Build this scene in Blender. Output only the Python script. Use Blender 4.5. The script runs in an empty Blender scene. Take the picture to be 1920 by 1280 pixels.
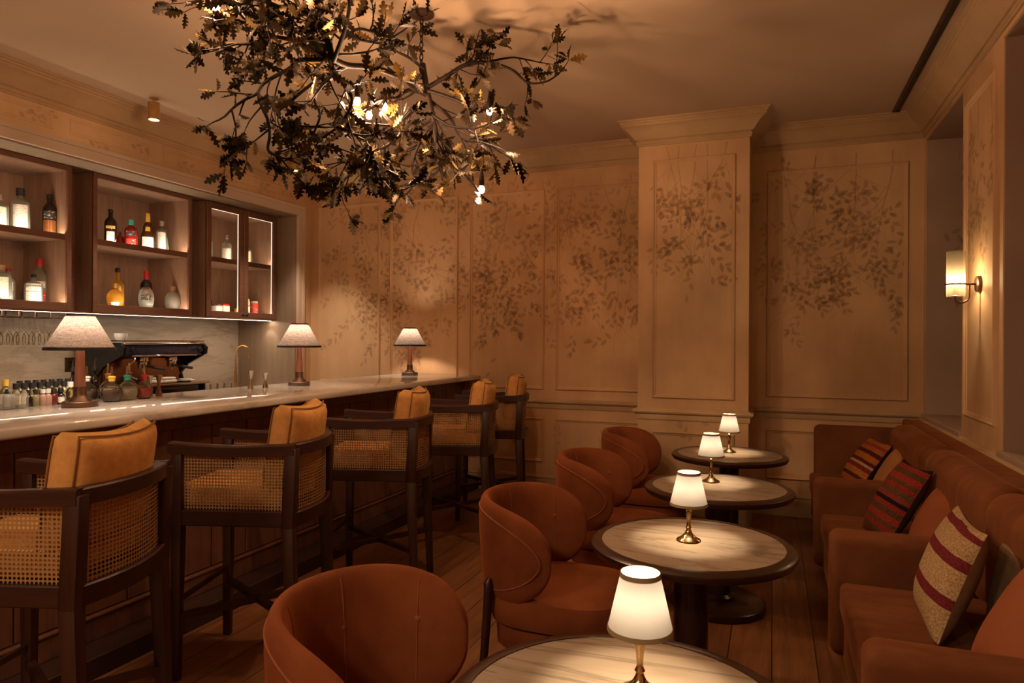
import bpy, bmesh, math, random
from mathutils import Vector, Matrix
PI = math.pi
sc = bpy.context.scene
COL = sc.collection
R = math.radians

# ------------------------------------------------------------------ camera
CH = 1.45                       # camera height
F = 1280.0                      # focal length in pixels of the 1920 wide frame (24 mm)
TH = math.atan(490 / F)         # yaw to the left
ROLL = R(0.3)
cam_d = bpy.data.cameras.new('camera'); cam_d.sensor_width = 36; cam_d.lens = 24
cam_d.shift_y = -2 / 1920; cam_d.clip_start = 0.05
cam = bpy.data.objects.new('camera', cam_d); COL.objects.link(cam)
cam.matrix_world = (Matrix.Translation((0, 0, CH)) @ Matrix.Rotation(TH, 4, 'Z') @ Matrix.Rotation(PI/2, 4, 'X') @ Matrix.Rotation(ROLL, 4, 'Z'))
sc.camera = cam
# ------------------------------------------------------------------ world, exposure
w = bpy.data.worlds.new('world'); sc.world = w; w.use_nodes = True
w.node_tree.nodes['Background'].inputs[0].default_value = (1.0, 0.6, 0.32, 1)
w.node_tree.nodes['Background'].inputs[1].default_value = 0.02
sc.view_settings.view_transform = 'Standard'; sc.view_settings.look = 'None'
sc.view_settings.exposure = 0.0; sc.view_settings.gamma = 1.0; sc.view_settings.use_curve_mapping = False
cy = sc.cycles
cy.max_bounces = 8; cy.diffuse_bounces = 4; cy.glossy_bounces = 4; cy.transmission_bounces = 8; cy.transparent_max_bounces = 16
cy.sample_clamp_indirect = 3.0; cy.sample_clamp_direct = 0; cy.caustics_reflective = False; cy.caustics_refractive = False
cy.use_denoising = True; cy.use_light_tree = True; cy.blur_glossy = 1.0
# light levels, all in one place
P_CHAND, P_TABLE, P_BAR, P_SCONCE, P_DOWN, P_FILL = 18.5, 5.8, 10.0, 6.0, 120.0, 48.0
E_SHELF, E_UNDER = 95.0, 21.0
WARM = (1.0, 0.60, 0.345); WARM2 = (1.0, 0.76, 0.52); SOFTW = (1.0, 0.82, 0.66)

# ------------------------------------------------------------------ helpers
cT, sT = math.cos(TH), math.sin(TH)
def ray(u, v):
    x, y = (u - 960) / F, -(v - 638) / F
    cr, sr = math.cos(ROLL), math.sin(ROLL)
    x, y = x * cr - y * sr, x * sr + y * cr
    return Vector((x * cT - sT, x * sT + cT, y))
def atY(u, v, Y): r = ray(u, v); return Vector((0, 0, CH)) + r * (Y / r.y)
def atZ(u, v, Z): r = ray(u, v); return Vector((0, 0, CH)) + r * ((Z - CH) / r.z)

def link(name, me, parent=None):
    o = bpy.data.objects.new(name, me); COL.objects.link(o)
    if parent is not None: o.parent = parent
    return o
def thing(name, label, cat, loc=(0, 0, 0), rotz=0.0, group=None):
    o = link(name, None); o.location = loc; o.rotation_euler = (0, 0, rotz)
    o.empty_display_size = 0.1
    return tag(o, label, cat, group)
def tag(o, label, cat, group=None):
    o['label'] = label; o['category'] = cat
    if group: o['group'] = group
    return o
def struct(o): o['kind'] = 'structure'; return o
def copy_tree(o, parent=None):
    c = o.copy(); COL.objects.link(c)
    if parent is not None: c.parent = parent
    for ch in list(o.children): copy_tree(ch, c)
    return c

class MB:
    """collects shapes into one mesh"""
    def __init__(s): s.bm = bmesh.new()
    def add(s, verts, faces, mi=0):
        vs = [s.bm.verts.new(v) for v in verts]
        out = []
        for f in faces:
            try: fc = s.bm.faces.new([vs[i] for i in f]); fc.material_index = mi; out.append(fc)
            except ValueError: pass
        return vs
    def box(s, x0, x1, y0, y1, z0, z1, bev=0.0, seg=2, M=None):
        t = bmesh.new()
        bmesh.ops.create_cube(t, size=1.0)
        for v in t.verts:
            v.co = Vector((x0 + (v.co.x + .5) * (x1 - x0), y0 + (v.co.y + .5) * (y1 - y0), z0 + (v.co.z + .5) * (z1 - z0)))
        if bev > 0:
            bmesh.ops.bevel(t, geom=list(t.edges), offset=bev, segments=seg, profile=0.5, affect='EDGES')
        s._merge(t, M); return s
    def _merge(s, t, M=None):
        if M is not None: bmesh.ops.transform(t, matrix=M, verts=t.verts)
        t.verts.ensure_lookup_table(); t.verts.index_update()
        s.add([v.co.copy() for v in t.verts], [[v.index for v in f.verts] for f in t.faces]); t.free()
    def lathe(s, prof, n=24, c=(0, 0, 0), sup=None, M=None, sx=1.0, sy=1.0):
        """prof: list of (r, z); r==0 closes with a pole.  sup: per-profile superellipse exponent"""
        rows = []; c = Vector(c)
        verts = []
        for k, (r, z) in enumerate(prof):
            if r < 1e-6:
                rows.append([len(verts)]); verts.append(Vector((0, 0, z)))
            else:
                row = []
                for i in range(n):
                    a = 2 * PI * (i + .5) / n; ca, sa = math.cos(a), math.sin(a)
                    m = 1.0
                    if sup and sup[k] > 2: e = sup[k]; m = (abs(ca) ** e + abs(sa) ** e) ** (-1 / e)
                    row.append(len(verts)); verts.append(Vector((r * m * ca * sx, r * m * sa * sy, z)))
                rows.append(row)
        faces = []
        for a, b in zip(rows[:-1], rows[1:]):
            for i in range(n):
                j = (i + 1) % n
                if len(a) == 1 and len(b) == 1: continue
                if len(a) == 1: faces.append((a[0], b[j], b[i]))
                elif len(b) == 1: faces.append((a[i], a[j], b[0]))
                else: faces.append((a[i], a[j], b[j], b[i]))
        vs = [(M @ (v + c)) if M is not None else v + c for v in verts]
        s.add(vs, faces); return s
    def tube(s, pts, rad, n=8, cap=True):
        pts = [Vector(p) for p in pts]; m = len(pts)
        rads = rad if isinstance(rad, (list, tuple)) else [rad] * m
        up = Vector((0, 0, 1)); verts = []
        prev = None
        for i, p in enumerate(pts):
            d = (pts[min(i + 1, m - 1)] - pts[max(i - 1, 0)])
            if d.length < 1e-9: d = Vector((0, 0, 1))
            d.normalize()
            if prev is None:
                a = up if abs(d.z) < .95 else Vector((1, 0, 0))
                x = d.cross(a).normalized()
            else:
                x = (prev - d * prev.dot(d))
                x = x.normalized() if x.length > 1e-6 else d.cross(up).normalized()
            prev = x; y = d.cross(x)
            for k in range(n):
                a = 2 * PI * k / n
                verts.append(p + (x * math.cos(a) + y * math.sin(a)) * rads[i])
        faces = []
        for i in range(m - 1):
            for k in range(n):
                j = (k + 1) % n
                faces.append((i * n + k, i * n + j, (i + 1) * n + j, (i + 1) * n + k))
        if cap:
            faces.append(tuple(range(n - 1, -1, -1))); faces.append(tuple((m - 1) * n + k for k in range(n)))
        s.add(verts, faces); return s
    def bar(s, p, q, wx, wy, wx2=None, wy2=None, bev=0.0):
        """rectangular bar from p to q, width wx (horizontal) by wy"""
        p, q = Vector(p), Vector(q); d = (q - p).normalized()
        up = Vector((0, 0, 1)) if abs(d.z) < .9 else Vector((0, 1, 0))
        x = d.cross(up).normalized(); y = x.cross(d)
        wx2 = wx if wx2 is None else wx2; wy2 = wy if wy2 is None else wy2
        vs = []
        for c, a, b in ((p, wx, wy), (q, wx2, wy2)):
            for sx_, sy_ in ((-1, -1), (1, -1), (1, 1), (-1, 1)): vs.append(c + x * a / 2 * sx_ + y * b / 2 * sy_)
        fs = [(0, 1, 2, 3), (7, 6, 5, 4), (0, 4, 5, 1), (1, 5, 6, 2), (2, 6, 7, 3), (3, 7, 4, 0)]
        if bev > 0:
            t = bmesh.new(); tv = [t.verts.new(v) for v in vs]
            for f in fs: t.faces.new([tv[i] for i in f])
            bmesh.ops.bevel(t, geom=list(t.edges), offset=bev, segments=2, profile=0.5, affect='EDGES')
            s._merge(t)
        else: s.add(vs, fs)
        return s
    def sweep(s, path, prof, closed=False):
        """moulding: path in XY (room on the right hand), prof (offset into room, z)"""
        P = [Vector((p[0], p[1])) for p in path]; n = len(P); rows = []
        verts = []
        for i in range(n):
            def nrm(a, b): d = (b - a).normalized(); return Vector((d.y, -d.x))
            if i == 0: m = nrm(P[0], P[1])
            elif i == n - 1: m = nrm(P[-2], P[-1])
            else:
                a, b = nrm(P[i - 1], P[i]), nrm(P[i], P[i + 1]); m = (a + b) / (1 + a.dot(b))
            row = []
            for o_, z in prof: row.append(len(verts)); verts.append(Vector((P[i].x + m.x * o_, P[i].y + m.y * o_, z)))
            rows.append(row)
        fs = []
        for a, b in zip(rows[:-1], rows[1:]):
            for k in range(len(prof) - 1): fs.append((a[k], a[k + 1], b[k + 1], b[k]))
        s.add(verts, fs); return s
    def frame(s, o, ux, nn, a0, a1, z0, z1, w=0.036, d=0.018):
        """raised bead rectangle on a wall: origin o, horizontal axis ux, normal nn"""
        o, ux, nn = Vector(o), Vector(ux), Vector(nn)
        prof = [(0, -.002), (.004, d * .7), (.010, d), (.016, d * .8), (.020, d * .35), (w * .8, d * .3), (w, -.002)]
        rows = []; verts = []
        for t, h in prof:
            row = []
            for a, z in ((a0 + t, z0 + t), (a1 - t, z0 + t), (a1 - t, z1 - t), (a0 + t, z1 - t)):
                row.append(len(verts)); verts.append(o + ux * a + nn * h + Vector((0, 0, z)))
            rows.append(row)
        fs = []
        for a, b in zip(rows[:-1], rows[1:]):
            for k in range(4): j = (k + 1) % 4; fs.append((a[k], a[j], b[j], b[k]))
        s.add(verts, fs); return s
    def build(s, name, mat, parent=None, smooth=True, angle=40):
        bmesh.ops.recalc_face_normals(s.bm, faces=s.bm.faces)
        me = bpy.data.meshes.new(name); s.bm.to_mesh(me); s.bm.free()
        for m_ in (mat if isinstance(mat, (list, tuple)) else [mat]): me.materials.append(m_)
        if smooth:
            me.shade_smooth(); me.set_sharp_from_angle(angle=R(angle))
        return link(name, me, parent)

def smooth_path(pts, k=4):
    """Catmull-Rom through points"""
    pts = [Vector(p) for p in pts]; out = []
    for i in range(len(pts) - 1):
        p0, p1, p2, p3 = pts[max(i - 1, 0)], pts[i], pts[i + 1], pts[min(i + 2, len(pts) - 1)]
        for j in range(k):
            t = j / k
            out.append(.5 * ((2 * p1) + (p2 - p0) * t + (2 * p0 - 5 * p1 + 4 * p2 - p3) * t * t + (3 * p1 - p0 - 3 * p2 + p3) * t ** 3))
    out.append(pts[-1]); return out

# ------------------------------------------------------------------ materials
def newmat(name):
    m = bpy.data.materials.new(name); m.use_nodes = True
    nt = m.node_tree; return m, nt, nt.nodes['Principled BSDF']
def N(nt, t, **k):
    n = nt.nodes.new(t)
    for a, b in k.items(): setattr(n, a, b)
    return n
def ramp(nt, stops):
    r = N(nt, 'ShaderNodeValToRGB'); e = r.color_ramp.elements
    while len(e) < len(stops): e.new(0.5)
    for el, (p, c) in zip(e, stops): el.position = p; el.color = (*c, 1)
    return r
def coords(nt, scale=(1, 1, 1), kind='Object', rot=(0, 0, 0)):
    tc = N(nt, 'ShaderNodeTexCoord'); mp = N(nt, 'ShaderNodeMapping')
    mp.inputs['Scale'].default_value = scale; mp.inputs['Rotation'].default_value = rot
    nt.links.new(tc.outputs[kind], mp.inputs[0]); return mp.outputs[0]
def noise_tex(nt, vec, scale, detail=4, rough=.5, dist=0):
    n = N(nt, 'ShaderNodeTexNoise'); n.inputs['Scale'].default_value = scale; n.inputs['Detail'].default_value = detail
    n.inputs['Roughness'].default_value = rough; n.inputs['Distortion'].default_value = dist
    nt.links.new(vec, n.inputs['Vector']); return n
def bump(nt, b, h, strength=.2, dist=.01):
    bp = N(nt, 'ShaderNodeBump'); bp.inputs['Strength'].default_value = strength; bp.inputs['Distance'].default_value = dist
    nt.links.new(h, bp.inputs['Height']); nt.links.new(bp.outputs[0], b.inputs['Normal'])
def noisy(name, c1, c2, rough=.6, scale=3, detail=4, stretch=(1, 1, 1), metallic=0, bmp=0.0, sheen=0, spec=.5, dist=0, lo=.3, hi=.7, bscale=None, coat=0, kind='Object'):
    m, nt, b = newmat(name)
    v = coords(nt, stretch, kind); n = noise_tex(nt, v, scale, detail, .55, dist)
    r = ramp(nt, [(lo, c1), (hi, c2)]); nt.links.new(n.outputs['Fac'], r.inputs[0]); nt.links.new(r.outputs[0], b.inputs['Base Color'])
    b.inputs['Roughness'].default_value = rough; b.inputs['Metallic'].default_value = metallic
    b.inputs['Specular IOR Level'].default_value = spec; b.inputs['Coat Weight'].default_value = coat
    if sheen:
        b.inputs['Sheen Weight'].default_value = sheen; b.inputs['Sheen Roughness'].default_value = .35
        b.inputs['Sheen Tint'].default_value = (min(1, c2[0] * 2.2), min(1, c2[1] * 2.2), min(1, c2[2] * 2.2), 1)
    if bmp:
        n2 = noise_tex(nt, v, bscale or scale * 3, 4); bump(nt, b, n2.outputs['Fac'], bmp, .004)
    return m
def wood(name, c1, c2, axis='Z', scale=7.0, rough=.45, bmp=.12, coat=0):
    st = {'X': (.09, 1, 1), 'Y': (1, .09, 1), 'Z': (1, 1, .09)}[axis]
    m, nt, b = newmat(name)
    v = coords(nt, st); n = noise_tex(nt, v, scale * 2.2, 6, .62, .6); n2 = noise_tex(nt, v, scale * 14, 2, .5)
    mx = N(nt, 'ShaderNodeMix', data_type='FLOAT'); mx.inputs[0].default_value = .35
    nt.links.new(n.outputs['Fac'], mx.inputs[2]); nt.links.new(n2.outputs['Fac'], mx.inputs[3])
    r = ramp(nt, [(.32, c1), (.5, tuple((a + b_) / 2 for a, b_ in zip(c1, c2))), (.68, c2)])
    nt.links.new(mx.outputs[0], r.inputs[0]); nt.links.new(r.outputs[0], b.inputs['Base Color'])
    b.inputs['Roughness'].default_value = rough; b.inputs['Coat Weight'].default_value = coat
    bump(nt, b, mx.outputs[0], bmp, .004); return m
def plain(name, c, rough=.5, metallic=0, spec=.5):
    return noisy(name, tuple(x * .88 for x in c), c, rough, 12, 3, metallic=metallic, spec=spec)
def glass(name, c=(1, 1, 1), rough=.02, ior=1.45):
    m, nt, b = newmat(name)
    b.inputs['Base Color'].default_value = (*c, 1); b.inputs['Roughness'].default_value = rough
    b.inputs['Transmission Weight'].default_value = 1; b.inputs['IOR'].default_value = ior
    return m
def emit(name, c, s):
    m, nt, b = newmat(name)
    b.inputs['Base Color'].default_value = (*c, 1); b.inputs['Emission Color'].default_value = (*c, 1); b.inputs['Emission Strength'].default_value = s
    return m
def shade_mat(name, c, trans, weave=0.0, wscale=60, c_dark=None):
    """thin lampshade cloth: reflects a little and lets light through"""
    m, nt, b = newmat(name); nt.nodes.remove(b)
    out = nt.nodes['Material Output']
    d = N(nt, 'ShaderNodeBsdfDiffuse'); t = N(nt, 'ShaderNodeBsdfTranslucent'); a = N(nt, 'ShaderNodeAddShader')
    d.inputs[0].default_value = (*[x * .45 for x in c], 1); t.inputs[0].default_value = (*[x * trans for x in c], 1)
    if weave:
        tc = N(nt, 'ShaderNodeTexCoord')
        mixes = []
        for st in ((1, 1, .12), (.15, .15, 1.2)):
            mp = N(nt, 'ShaderNodeMapping'); mp.inputs['Scale'].default_value = st
            nt.links.new(tc.outputs['Object'], mp.inputs[0]); mixes.append(noise_tex(nt, mp.outputs[0], wscale * 3, 3, .7).outputs['Fac'])
        mu = N(nt, 'ShaderNodeMath', operation='ADD'); nt.links.new(mixes[0], mu.inputs[0]); nt.links.new(mixes[1], mu.inputs[1])
        r = ramp(nt, [(.36, tuple(x * (1 - weave) for x in c)), (.62, c)])
        hf = N(nt, 'ShaderNodeMath', operation='MULTIPLY'); hf.inputs[1].default_value = .5
        nt.links.new(mu.outputs[0], hf.inputs[0]); nt.links.new(hf.outputs[0], r.inputs[0])
        for nd, k in ((d, .45), (t, trans)):
            ml = N(nt, 'ShaderNodeMix', data_type='RGBA', blend_type='MULTIPLY'); ml.inputs[0].default_value = 1
            ml.inputs[7].default_value = (k, k, k, 1); nt.links.new(r.outputs[0], ml.inputs[6]); nt.links.new(ml.outputs[2], nd.inputs[0])
    nt.links.new(d.outputs[0], a.inputs[0]); nt.links.new(t.outputs[0], a.inputs[1]); nt.links.new(a.outputs[0], out.inputs[0])
    return m
def mural_mat(name, c, opacity):
    m, nt, b = newmat(name); out = nt.nodes['Material Output']
    b.inputs['Base Color'].default_value = (*c, 1); b.inputs['Roughness'].default_value = .8
    t = N(nt, 'ShaderNodeBsdfTransparent'); mx = N(nt, 'ShaderNodeMixShader')
    n = noise_tex(nt, coords(nt), 2.2, 3); mr = N(nt, 'ShaderNodeMapRange')
    mr.inputs['From Min'].default_value = .3; mr.inputs['From Max'].default_value = .7
    mr.inputs['To Min'].default_value = opacity * .45; mr.inputs['To Max'].default_value = opacity
    nt.links.new(n.outputs['Fac'], mr.inputs['Value']); nt.links.new(mr.outputs[0], mx.inputs[0])
    nt.links.new(t.outputs[0], mx.inputs[1]); nt.links.new(b.outputs[0], mx.inputs[2]); nt.links.new(mx.outputs[0], out.inputs[0])
    return m
def cane_mat(name, c, cell=.0135):
    """woven cane: octagonal holes between strands, via the mesh's own UV in metres"""
    m, nt, b = newmat(name); out = nt.nodes['Material Output']
    b.inputs['Base Color'].default_value = (*c, 1); b.inputs['Roughness'].default_value = .5
    tc = N(nt, 'ShaderNodeTexCoord'); sep = N(nt, 'ShaderNodeSeparateXYZ'); nt.links.new(tc.outputs['UV'], sep.inputs[0])
    def mth(op, a, bb=None):
        n = N(nt, 'ShaderNodeMath', operation=op)
        for i, x in enumerate((a, bb)):
            if x is None: continue
            if isinstance(x, (int, float)): n.inputs[i].default_value = x
            else: nt.links.new(x, n.inputs[i])
        return n.outputs[0]
    def cellv(o): return mth('ABSOLUTE', mth('SUBTRACT', mth('FRACT', mth('DIVIDE', o, cell)), .5))
    u, v = cellv(sep.outputs[0]), cellv(sep.outputs[1])
    octo = mth('MAXIMUM', mth('MAXIMUM', u, v), mth('MULTIPLY', mth('ADD', u, v), .72))
    hole = mth('LESS_THAN', octo, .34)
    h2 = mth('SUBTRACT', octo, .34); bump(nt, b, h2, .6, .002)
    t = N(nt, 'ShaderNodeBsdfTransparent'); mx = N(nt, 'ShaderNodeMixShader'); nt.links.new(hole, mx.inputs[0])
    nt.links.new(b.outputs[0], mx.inputs[1]); nt.links.new(t.outputs[0], mx.inputs[2]); nt.links.new(mx.outputs[0], out.inputs[0])
    return m

M = {}
def wall_mat():
    m, nt, b = newmat('painted_plaster')
    v = coords(nt, (1, 1, .7)); a = noise_tex(nt, v, 1.0, 7, .55); h = noise_tex(nt, v, .42, 2, .5); st = noise_tex(nt, coords(nt, (1, 1, .12)), 11, 4, .6)
    r1 = ramp(nt, [(.26, (.40, .25, .125)), (.76, (.75, .505, .275))]); nt.links.new(a.outputs['Fac'], r1.inputs[0])
    r2 = ramp(nt, [(.42, (1, 1, 1)), (.66, (1.0, .90, .84))]); nt.links.new(h.outputs['Fac'], r2.inputs[0])
    r3 = ramp(nt, [(.3, (.955, .95, .945)), (.7, (1.03, 1.03, 1.03))]); nt.links.new(st.outputs['Fac'], r3.inputs[0])
    x = r1.outputs[0]
    for q in (r2, r3):
        mx = N(nt, 'ShaderNodeMix', data_type='RGBA', blend_type='MULTIPLY'); mx.inputs[0].default_value = 1
        nt.links.new(x, mx.inputs[6]); nt.links.new(q.outputs[0], mx.inputs[7]); x = mx.outputs[2]
    nt.links.new(x, b.inputs['Base Color']); b.inputs['Roughness'].default_value = .7; b.inputs['Specular IOR Level'].default_value = .25
    bump(nt, b, a.outputs['Fac'], .06, .004); return m
M['wall'] = wall_mat()
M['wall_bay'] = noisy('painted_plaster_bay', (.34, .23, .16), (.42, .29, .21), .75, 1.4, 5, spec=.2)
M['trimp'] = noisy('painted_trim', (.38, .245, .125), (.60, .42, .225), .6, 1.6, 5, lo=.25, hi=.75, spec=.3)
M['ceil'] = noisy('ceiling_paint', (.47, .335, .22), (.51, .365, .24), .85, .8, 3, spec=.15)
M['casing'] = noisy('taupe_paint', (.50, .37, .26), (.56, .42, .30), .55, 2, 3)
M['reveal'] = wood('grey_oak', (.20, .135, .085), (.29, .20, .13), 'Z', 9, .5)
M['cab'] = wood('brown_oak', (.20, .112, .070), (.36, .215, .140), 'Z', 6, .45)
M['cabedge'] = wood('dark_oak_edge', (.11, .045, .025), (.17, .075, .042), 'Y', 6, .45)
M['bar'] = wood('stained_oak', (.095, .038, .021), (.19, .078, .043), 'Z', 6, .4)
M['bardark'] = wood('dark_plinth', (.03, .012, .008), (.05, .02, .012), 'Y', 6, .5)
M['stool'] = wood('walnut_frame', (.020, .0055, .003), (.055, .015, .007), 'Z', 8, .38, .15)
M['stoolh'] = wood('walnut_rail', (.020, .0055, .003), (.055, .015, .007), 'X', 8, .38, .15)
M['tablewood'] = wood('table_wood', (.022, .0075, .004), (.042, .015, .008), 'X', 8, .3, .05, .3)
M['lampwood'] = wood('rosewood', (.20, .07, .045), (.30, .115, .075), 'Z', 8, .35)
M['velvet'] = noisy('rust_velvet', (.165, .043, .014), (.255, .074, .023), .85, 5, 5, sheen=.55, spec=.1, bmp=.1, bscale=160)
M['velvet2'] = noisy('russet_velvet', (.13, .042, .015), (.205, .074, .026), .85, 4, 5, stretch=(1, 3.5, 1), sheen=.5, spec=.1, bmp=.1, bscale=120)
M['piping'] = noisy('rust_piping', (.23, .065, .022), (.30, .09, .032), .8, 20, sheen=.5)
M['mustard'] = noisy('mustard_cloth', (.56, .26, .075), (.74, .36, .11), .85, 26, 4, sheen=.35, spec=.1, bmp=.25, bscale=300)
M['mustpipe'] = noisy('mustard_piping', (.24, .10, .025), (.32, .14, .035), .8, 20)
M['cane'] = cane_mat('woven_cane', (.36, .19, .07))
M['brass'] = noisy('aged_brass', (.55, .34, .12), (.72, .48, .19), .28, 14, 3, metallic=1)
M['lampbrass'] = noisy('lamp_bronze', (.50, .36, .17), (.68, .50, .25), .16, 14, 3, metallic=1)
M['bronze'] = noisy('dark_bronze', (.09, .05, .03), (.16, .09, .055), .45, 14, 4, metallic=.8)
M['iron'] = noisy('branch_bronze', (.008, .004, .0022), (.018, .009, .005), .6, 18, 4, metallic=.1, spec=.12)
M['black'] = noisy('black_trim', (.008, .007, .007), (.014, .012, .011), .5, 12)
M['blackgloss'] = noisy('black_gloss', (.006, .006, .007), (.010, .010, .012), .12, 12)
M['chrome'] = noisy('polished_steel', (.55, .5, .46), (.7, .65, .6), .12, 10, metallic=1)
M['copper'] = noisy('copper_reflector', (.22, .11, .06), (.34, .17, .09), .2, 8, metallic=.9)
M['bluesteel'] = noisy('dark_blue_panel', (.014, .016, .03), (.03, .032, .055), .2, 20, 3, stretch=(1, 6, 1))
M['white'] = noisy('white_ceramic', (.72, .68, .6), (.8, .76, .68), .25, 6)
M['cloth'] = noisy('grey_cloth', (.42, .36, .28), (.55, .48, .38), .9, 9, bmp=.2)
M['glass'] = glass('clear_glass', (1, 1, 1), .0, 1.45)
M['water'] = None
M['pane'] = None
M['mural_d'] = mural_mat('mural_dark', (.20, .105, .048), .30)
M['mural_l'] = mural_mat('mural_light', (.25, .14, .068), .27)
M['led_s'] = emit('shelf_led', (1, .80, .58), E_SHELF)
M['led_d'] = emit('door_led', (1, .84, .66), 1.1)
M['led_u'] = emit('rail_led', (1, .8, .6), E_UNDER)

def marble(name, base, vein, scale, rough, rot, stretch, amount=.5):
    m, nt, b = newmat(name)
    v = coords(nt, stretch, 'Object', rot)
    n = noise_tex(nt, v, scale, 6, .6, 1.2); r = ramp(nt, [(.40, vein), (.52, base), (1, tuple(min(1, x * 1.06) for x in base))])
    nt.links.new(n.outputs['Fac'], r.inputs[0])
    n2 = noise_tex(nt, v, scale * .45, 5, .65, 1.6); ab = N(nt, 'ShaderNodeMath', operation='SUBTRACT'); ab.inputs[1].default_value = .5
    nt.links.new(n2.outputs['Fac'], ab.inputs[0]); a2 = N(nt, 'ShaderNodeMath', operation='ABSOLUTE'); nt.links.new(ab.outputs[0], a2.inputs[0])
    r2 = ramp(nt, [(0, (amount, amount, amount)), (.022, (0, 0, 0))]); nt.links.new(a2.outputs[0], r2.inputs[0])
    mx = N(nt, 'ShaderNodeMix', data_type='RGBA'); nt.links.new(r2.outputs[0], mx.inputs[0]); nt.links.new(r.outputs[0], mx.inputs[6])
    mx.inputs[7].default_value = (*[x * .55 for x in vein], 1); nt.links.new(mx.outputs[2], b.inputs['Base Color'])
    b.inputs['Roughness'].default_value = rough
    return m
M['counter'] = marble('counter_marble', (.62, .55, .46), (.48, .41, .33), 3, .075, (0, 0, .4), (1, .5, 1), .25)
M['table'] = marble('table_marble', (.36, .28, .195), (.315, .238, .16), 2.2, .2, (0, 0, R(17)), (.45, 3.0, 1), .75)
M['splash'] = marble('splash_marble', (.50, .42, .33), (.40, .33, .25), 3, .25, (R(8), 0, 0), (1, .4, 2.2), .3)

def floor_mat():
    m, nt, b = newmat('oak_floor')
    v = coords(nt, (1, 1, 1), 'Object', (0, 0, PI / 2))
    br = N(nt, 'ShaderNodeTexBrick'); br.offset = .37; br.inputs['Scale'].default_value = 1
    br.inputs['Brick Width'].default_value = 1.9; br.inputs['Row Height'].default_value = .19; br.inputs['Mortar Size'].default_value = .0025
    br.inputs['Color1'].default_value = (.36, .16, .062, 1); br.inputs['Color2'].default_value = (.24, .10, .038, 1); br.inputs['Mortar'].default_value = (.02, .008, .004, 1)
    nt.links.new(v, br.inputs['Vector'])
    g = noise_tex(nt, coords(nt, (1, .07, 1)), 26, 6, .6, .8); r = ramp(nt, [(.3, (.55, .5, .45)), (.7, (1.15, 1.1, 1.05))])
    nt.links.new(g.outputs['Fac'], r.inputs[0])
    mx = N(nt, 'ShaderNodeMix', data_type='RGBA', blend_type='MULTIPLY'); mx.inputs[0].default_value = 1
    nt.links.new(br.outputs[0], mx.inputs[6]); nt.links.new(r.outputs[0], mx.inputs[7]); nt.links.new(mx.outputs[2], b.inputs['Base Color'])
    b.inputs['Roughness'].default_value = .42; bump(nt, b, g.outputs['Fac'], .1, .003); return m
M['floor'] = floor_mat()
def leaf_mat():
    m, nt, b = newmat('gilded_leaf')
    g = N(nt, 'ShaderNodeNewGeometry'); r = ramp(nt, [(0, (.016, .009, .002)), (.6, (.032, .017, .0045)), (.88, (.085, .048, .012)), (1, (.38, .23, .055))])
    nt.links.new(g.outputs['Random Per Island'], r.inputs[0]); nt.links.new(r.outputs[0], b.inputs['Base Color'])
    b.inputs['Metallic'].default_value = .75; b.inputs['Roughness'].default_value = .5; return m
M['leaf'] = leaf_mat()
def thin_glass(name, c=(1, 1, 1), refl=.12, frost=0.0, fc=(.8, .66, .4)):
    m, nt, b = newmat(name); nt.nodes.remove(b); out = nt.nodes['Material Output']
    t = N(nt, 'ShaderNodeBsdfTransparent'); t.inputs[0].default_value = (*c, 1)
    g = N(nt, 'ShaderNodeBsdfGlossy'); g.inputs['Roughness'].default_value = .03
    lw = N(nt, 'ShaderNodeLayerWeight'); lw.inputs[0].default_value = refl
    mx = N(nt, 'ShaderNodeMixShader'); nt.links.new(lw.outputs['Fresnel'], mx.inputs[0]); nt.links.new(t.outputs[0], mx.inputs[1]); nt.links.new(g.outputs[0], mx.inputs[2])
    last = mx
    if frost:
        tr = N(nt, 'ShaderNodeBsdfTranslucent'); tr.inputs[0].default_value = (*[x * .75 for x in fc], 1)
        df = N(nt, 'ShaderNodeBsdfDiffuse'); df.inputs[0].default_value = (*[x * .38 for x in fc], 1)
        ad = N(nt, 'ShaderNodeAddShader'); nt.links.new(tr.outputs[0], ad.inputs[0]); nt.links.new(df.outputs[0], ad.inputs[1])
        m2 = N(nt, 'ShaderNodeMixShader'); m2.inputs[0].default_value = frost
        nt.links.new(mx.outputs[0], m2.inputs[1]); nt.links.new(ad.outputs[0], m2.inputs[2]); last = m2
    nt.links.new(last.outputs[0], out.inputs[0]); return m
M['pane'] = thin_glass('cabinet_glass', (.95, .93, .9), .18)
M['stem'] = thin_glass('stemware_glass', (.985, .98, .97), .14, .03)
M['frost'] = thin_glass('frosted_glass', (1, .93, .75), .1, .34, (.26, .20, .11))

# ------------------------------------------------------------------ the room shell
XL, XR, YB, ZC = -4.70, 1.10, 6.15, 3.24
YN = -3.0
CX0, CX1, CYF = -1.045, -0.179, 5.64        # the chimney-breast like column
OY0, OY1, OZ = -0.2, 5.909, 2.755           # opening of the bar recess
XBK = -5.475                                # recess back
m = MB(); m.box(XBK - .3, 1.9, YN - .2, YB + .2, -.12, 0); struct(m.build('floor', M['floor'], smooth=False))
m = MB(); m.box(XBK - .3, 1.9, YN - .2, YB + .2, ZC, ZC + .12); struct(m.build('ceiling', M['ceil'], smooth=False))

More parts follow.
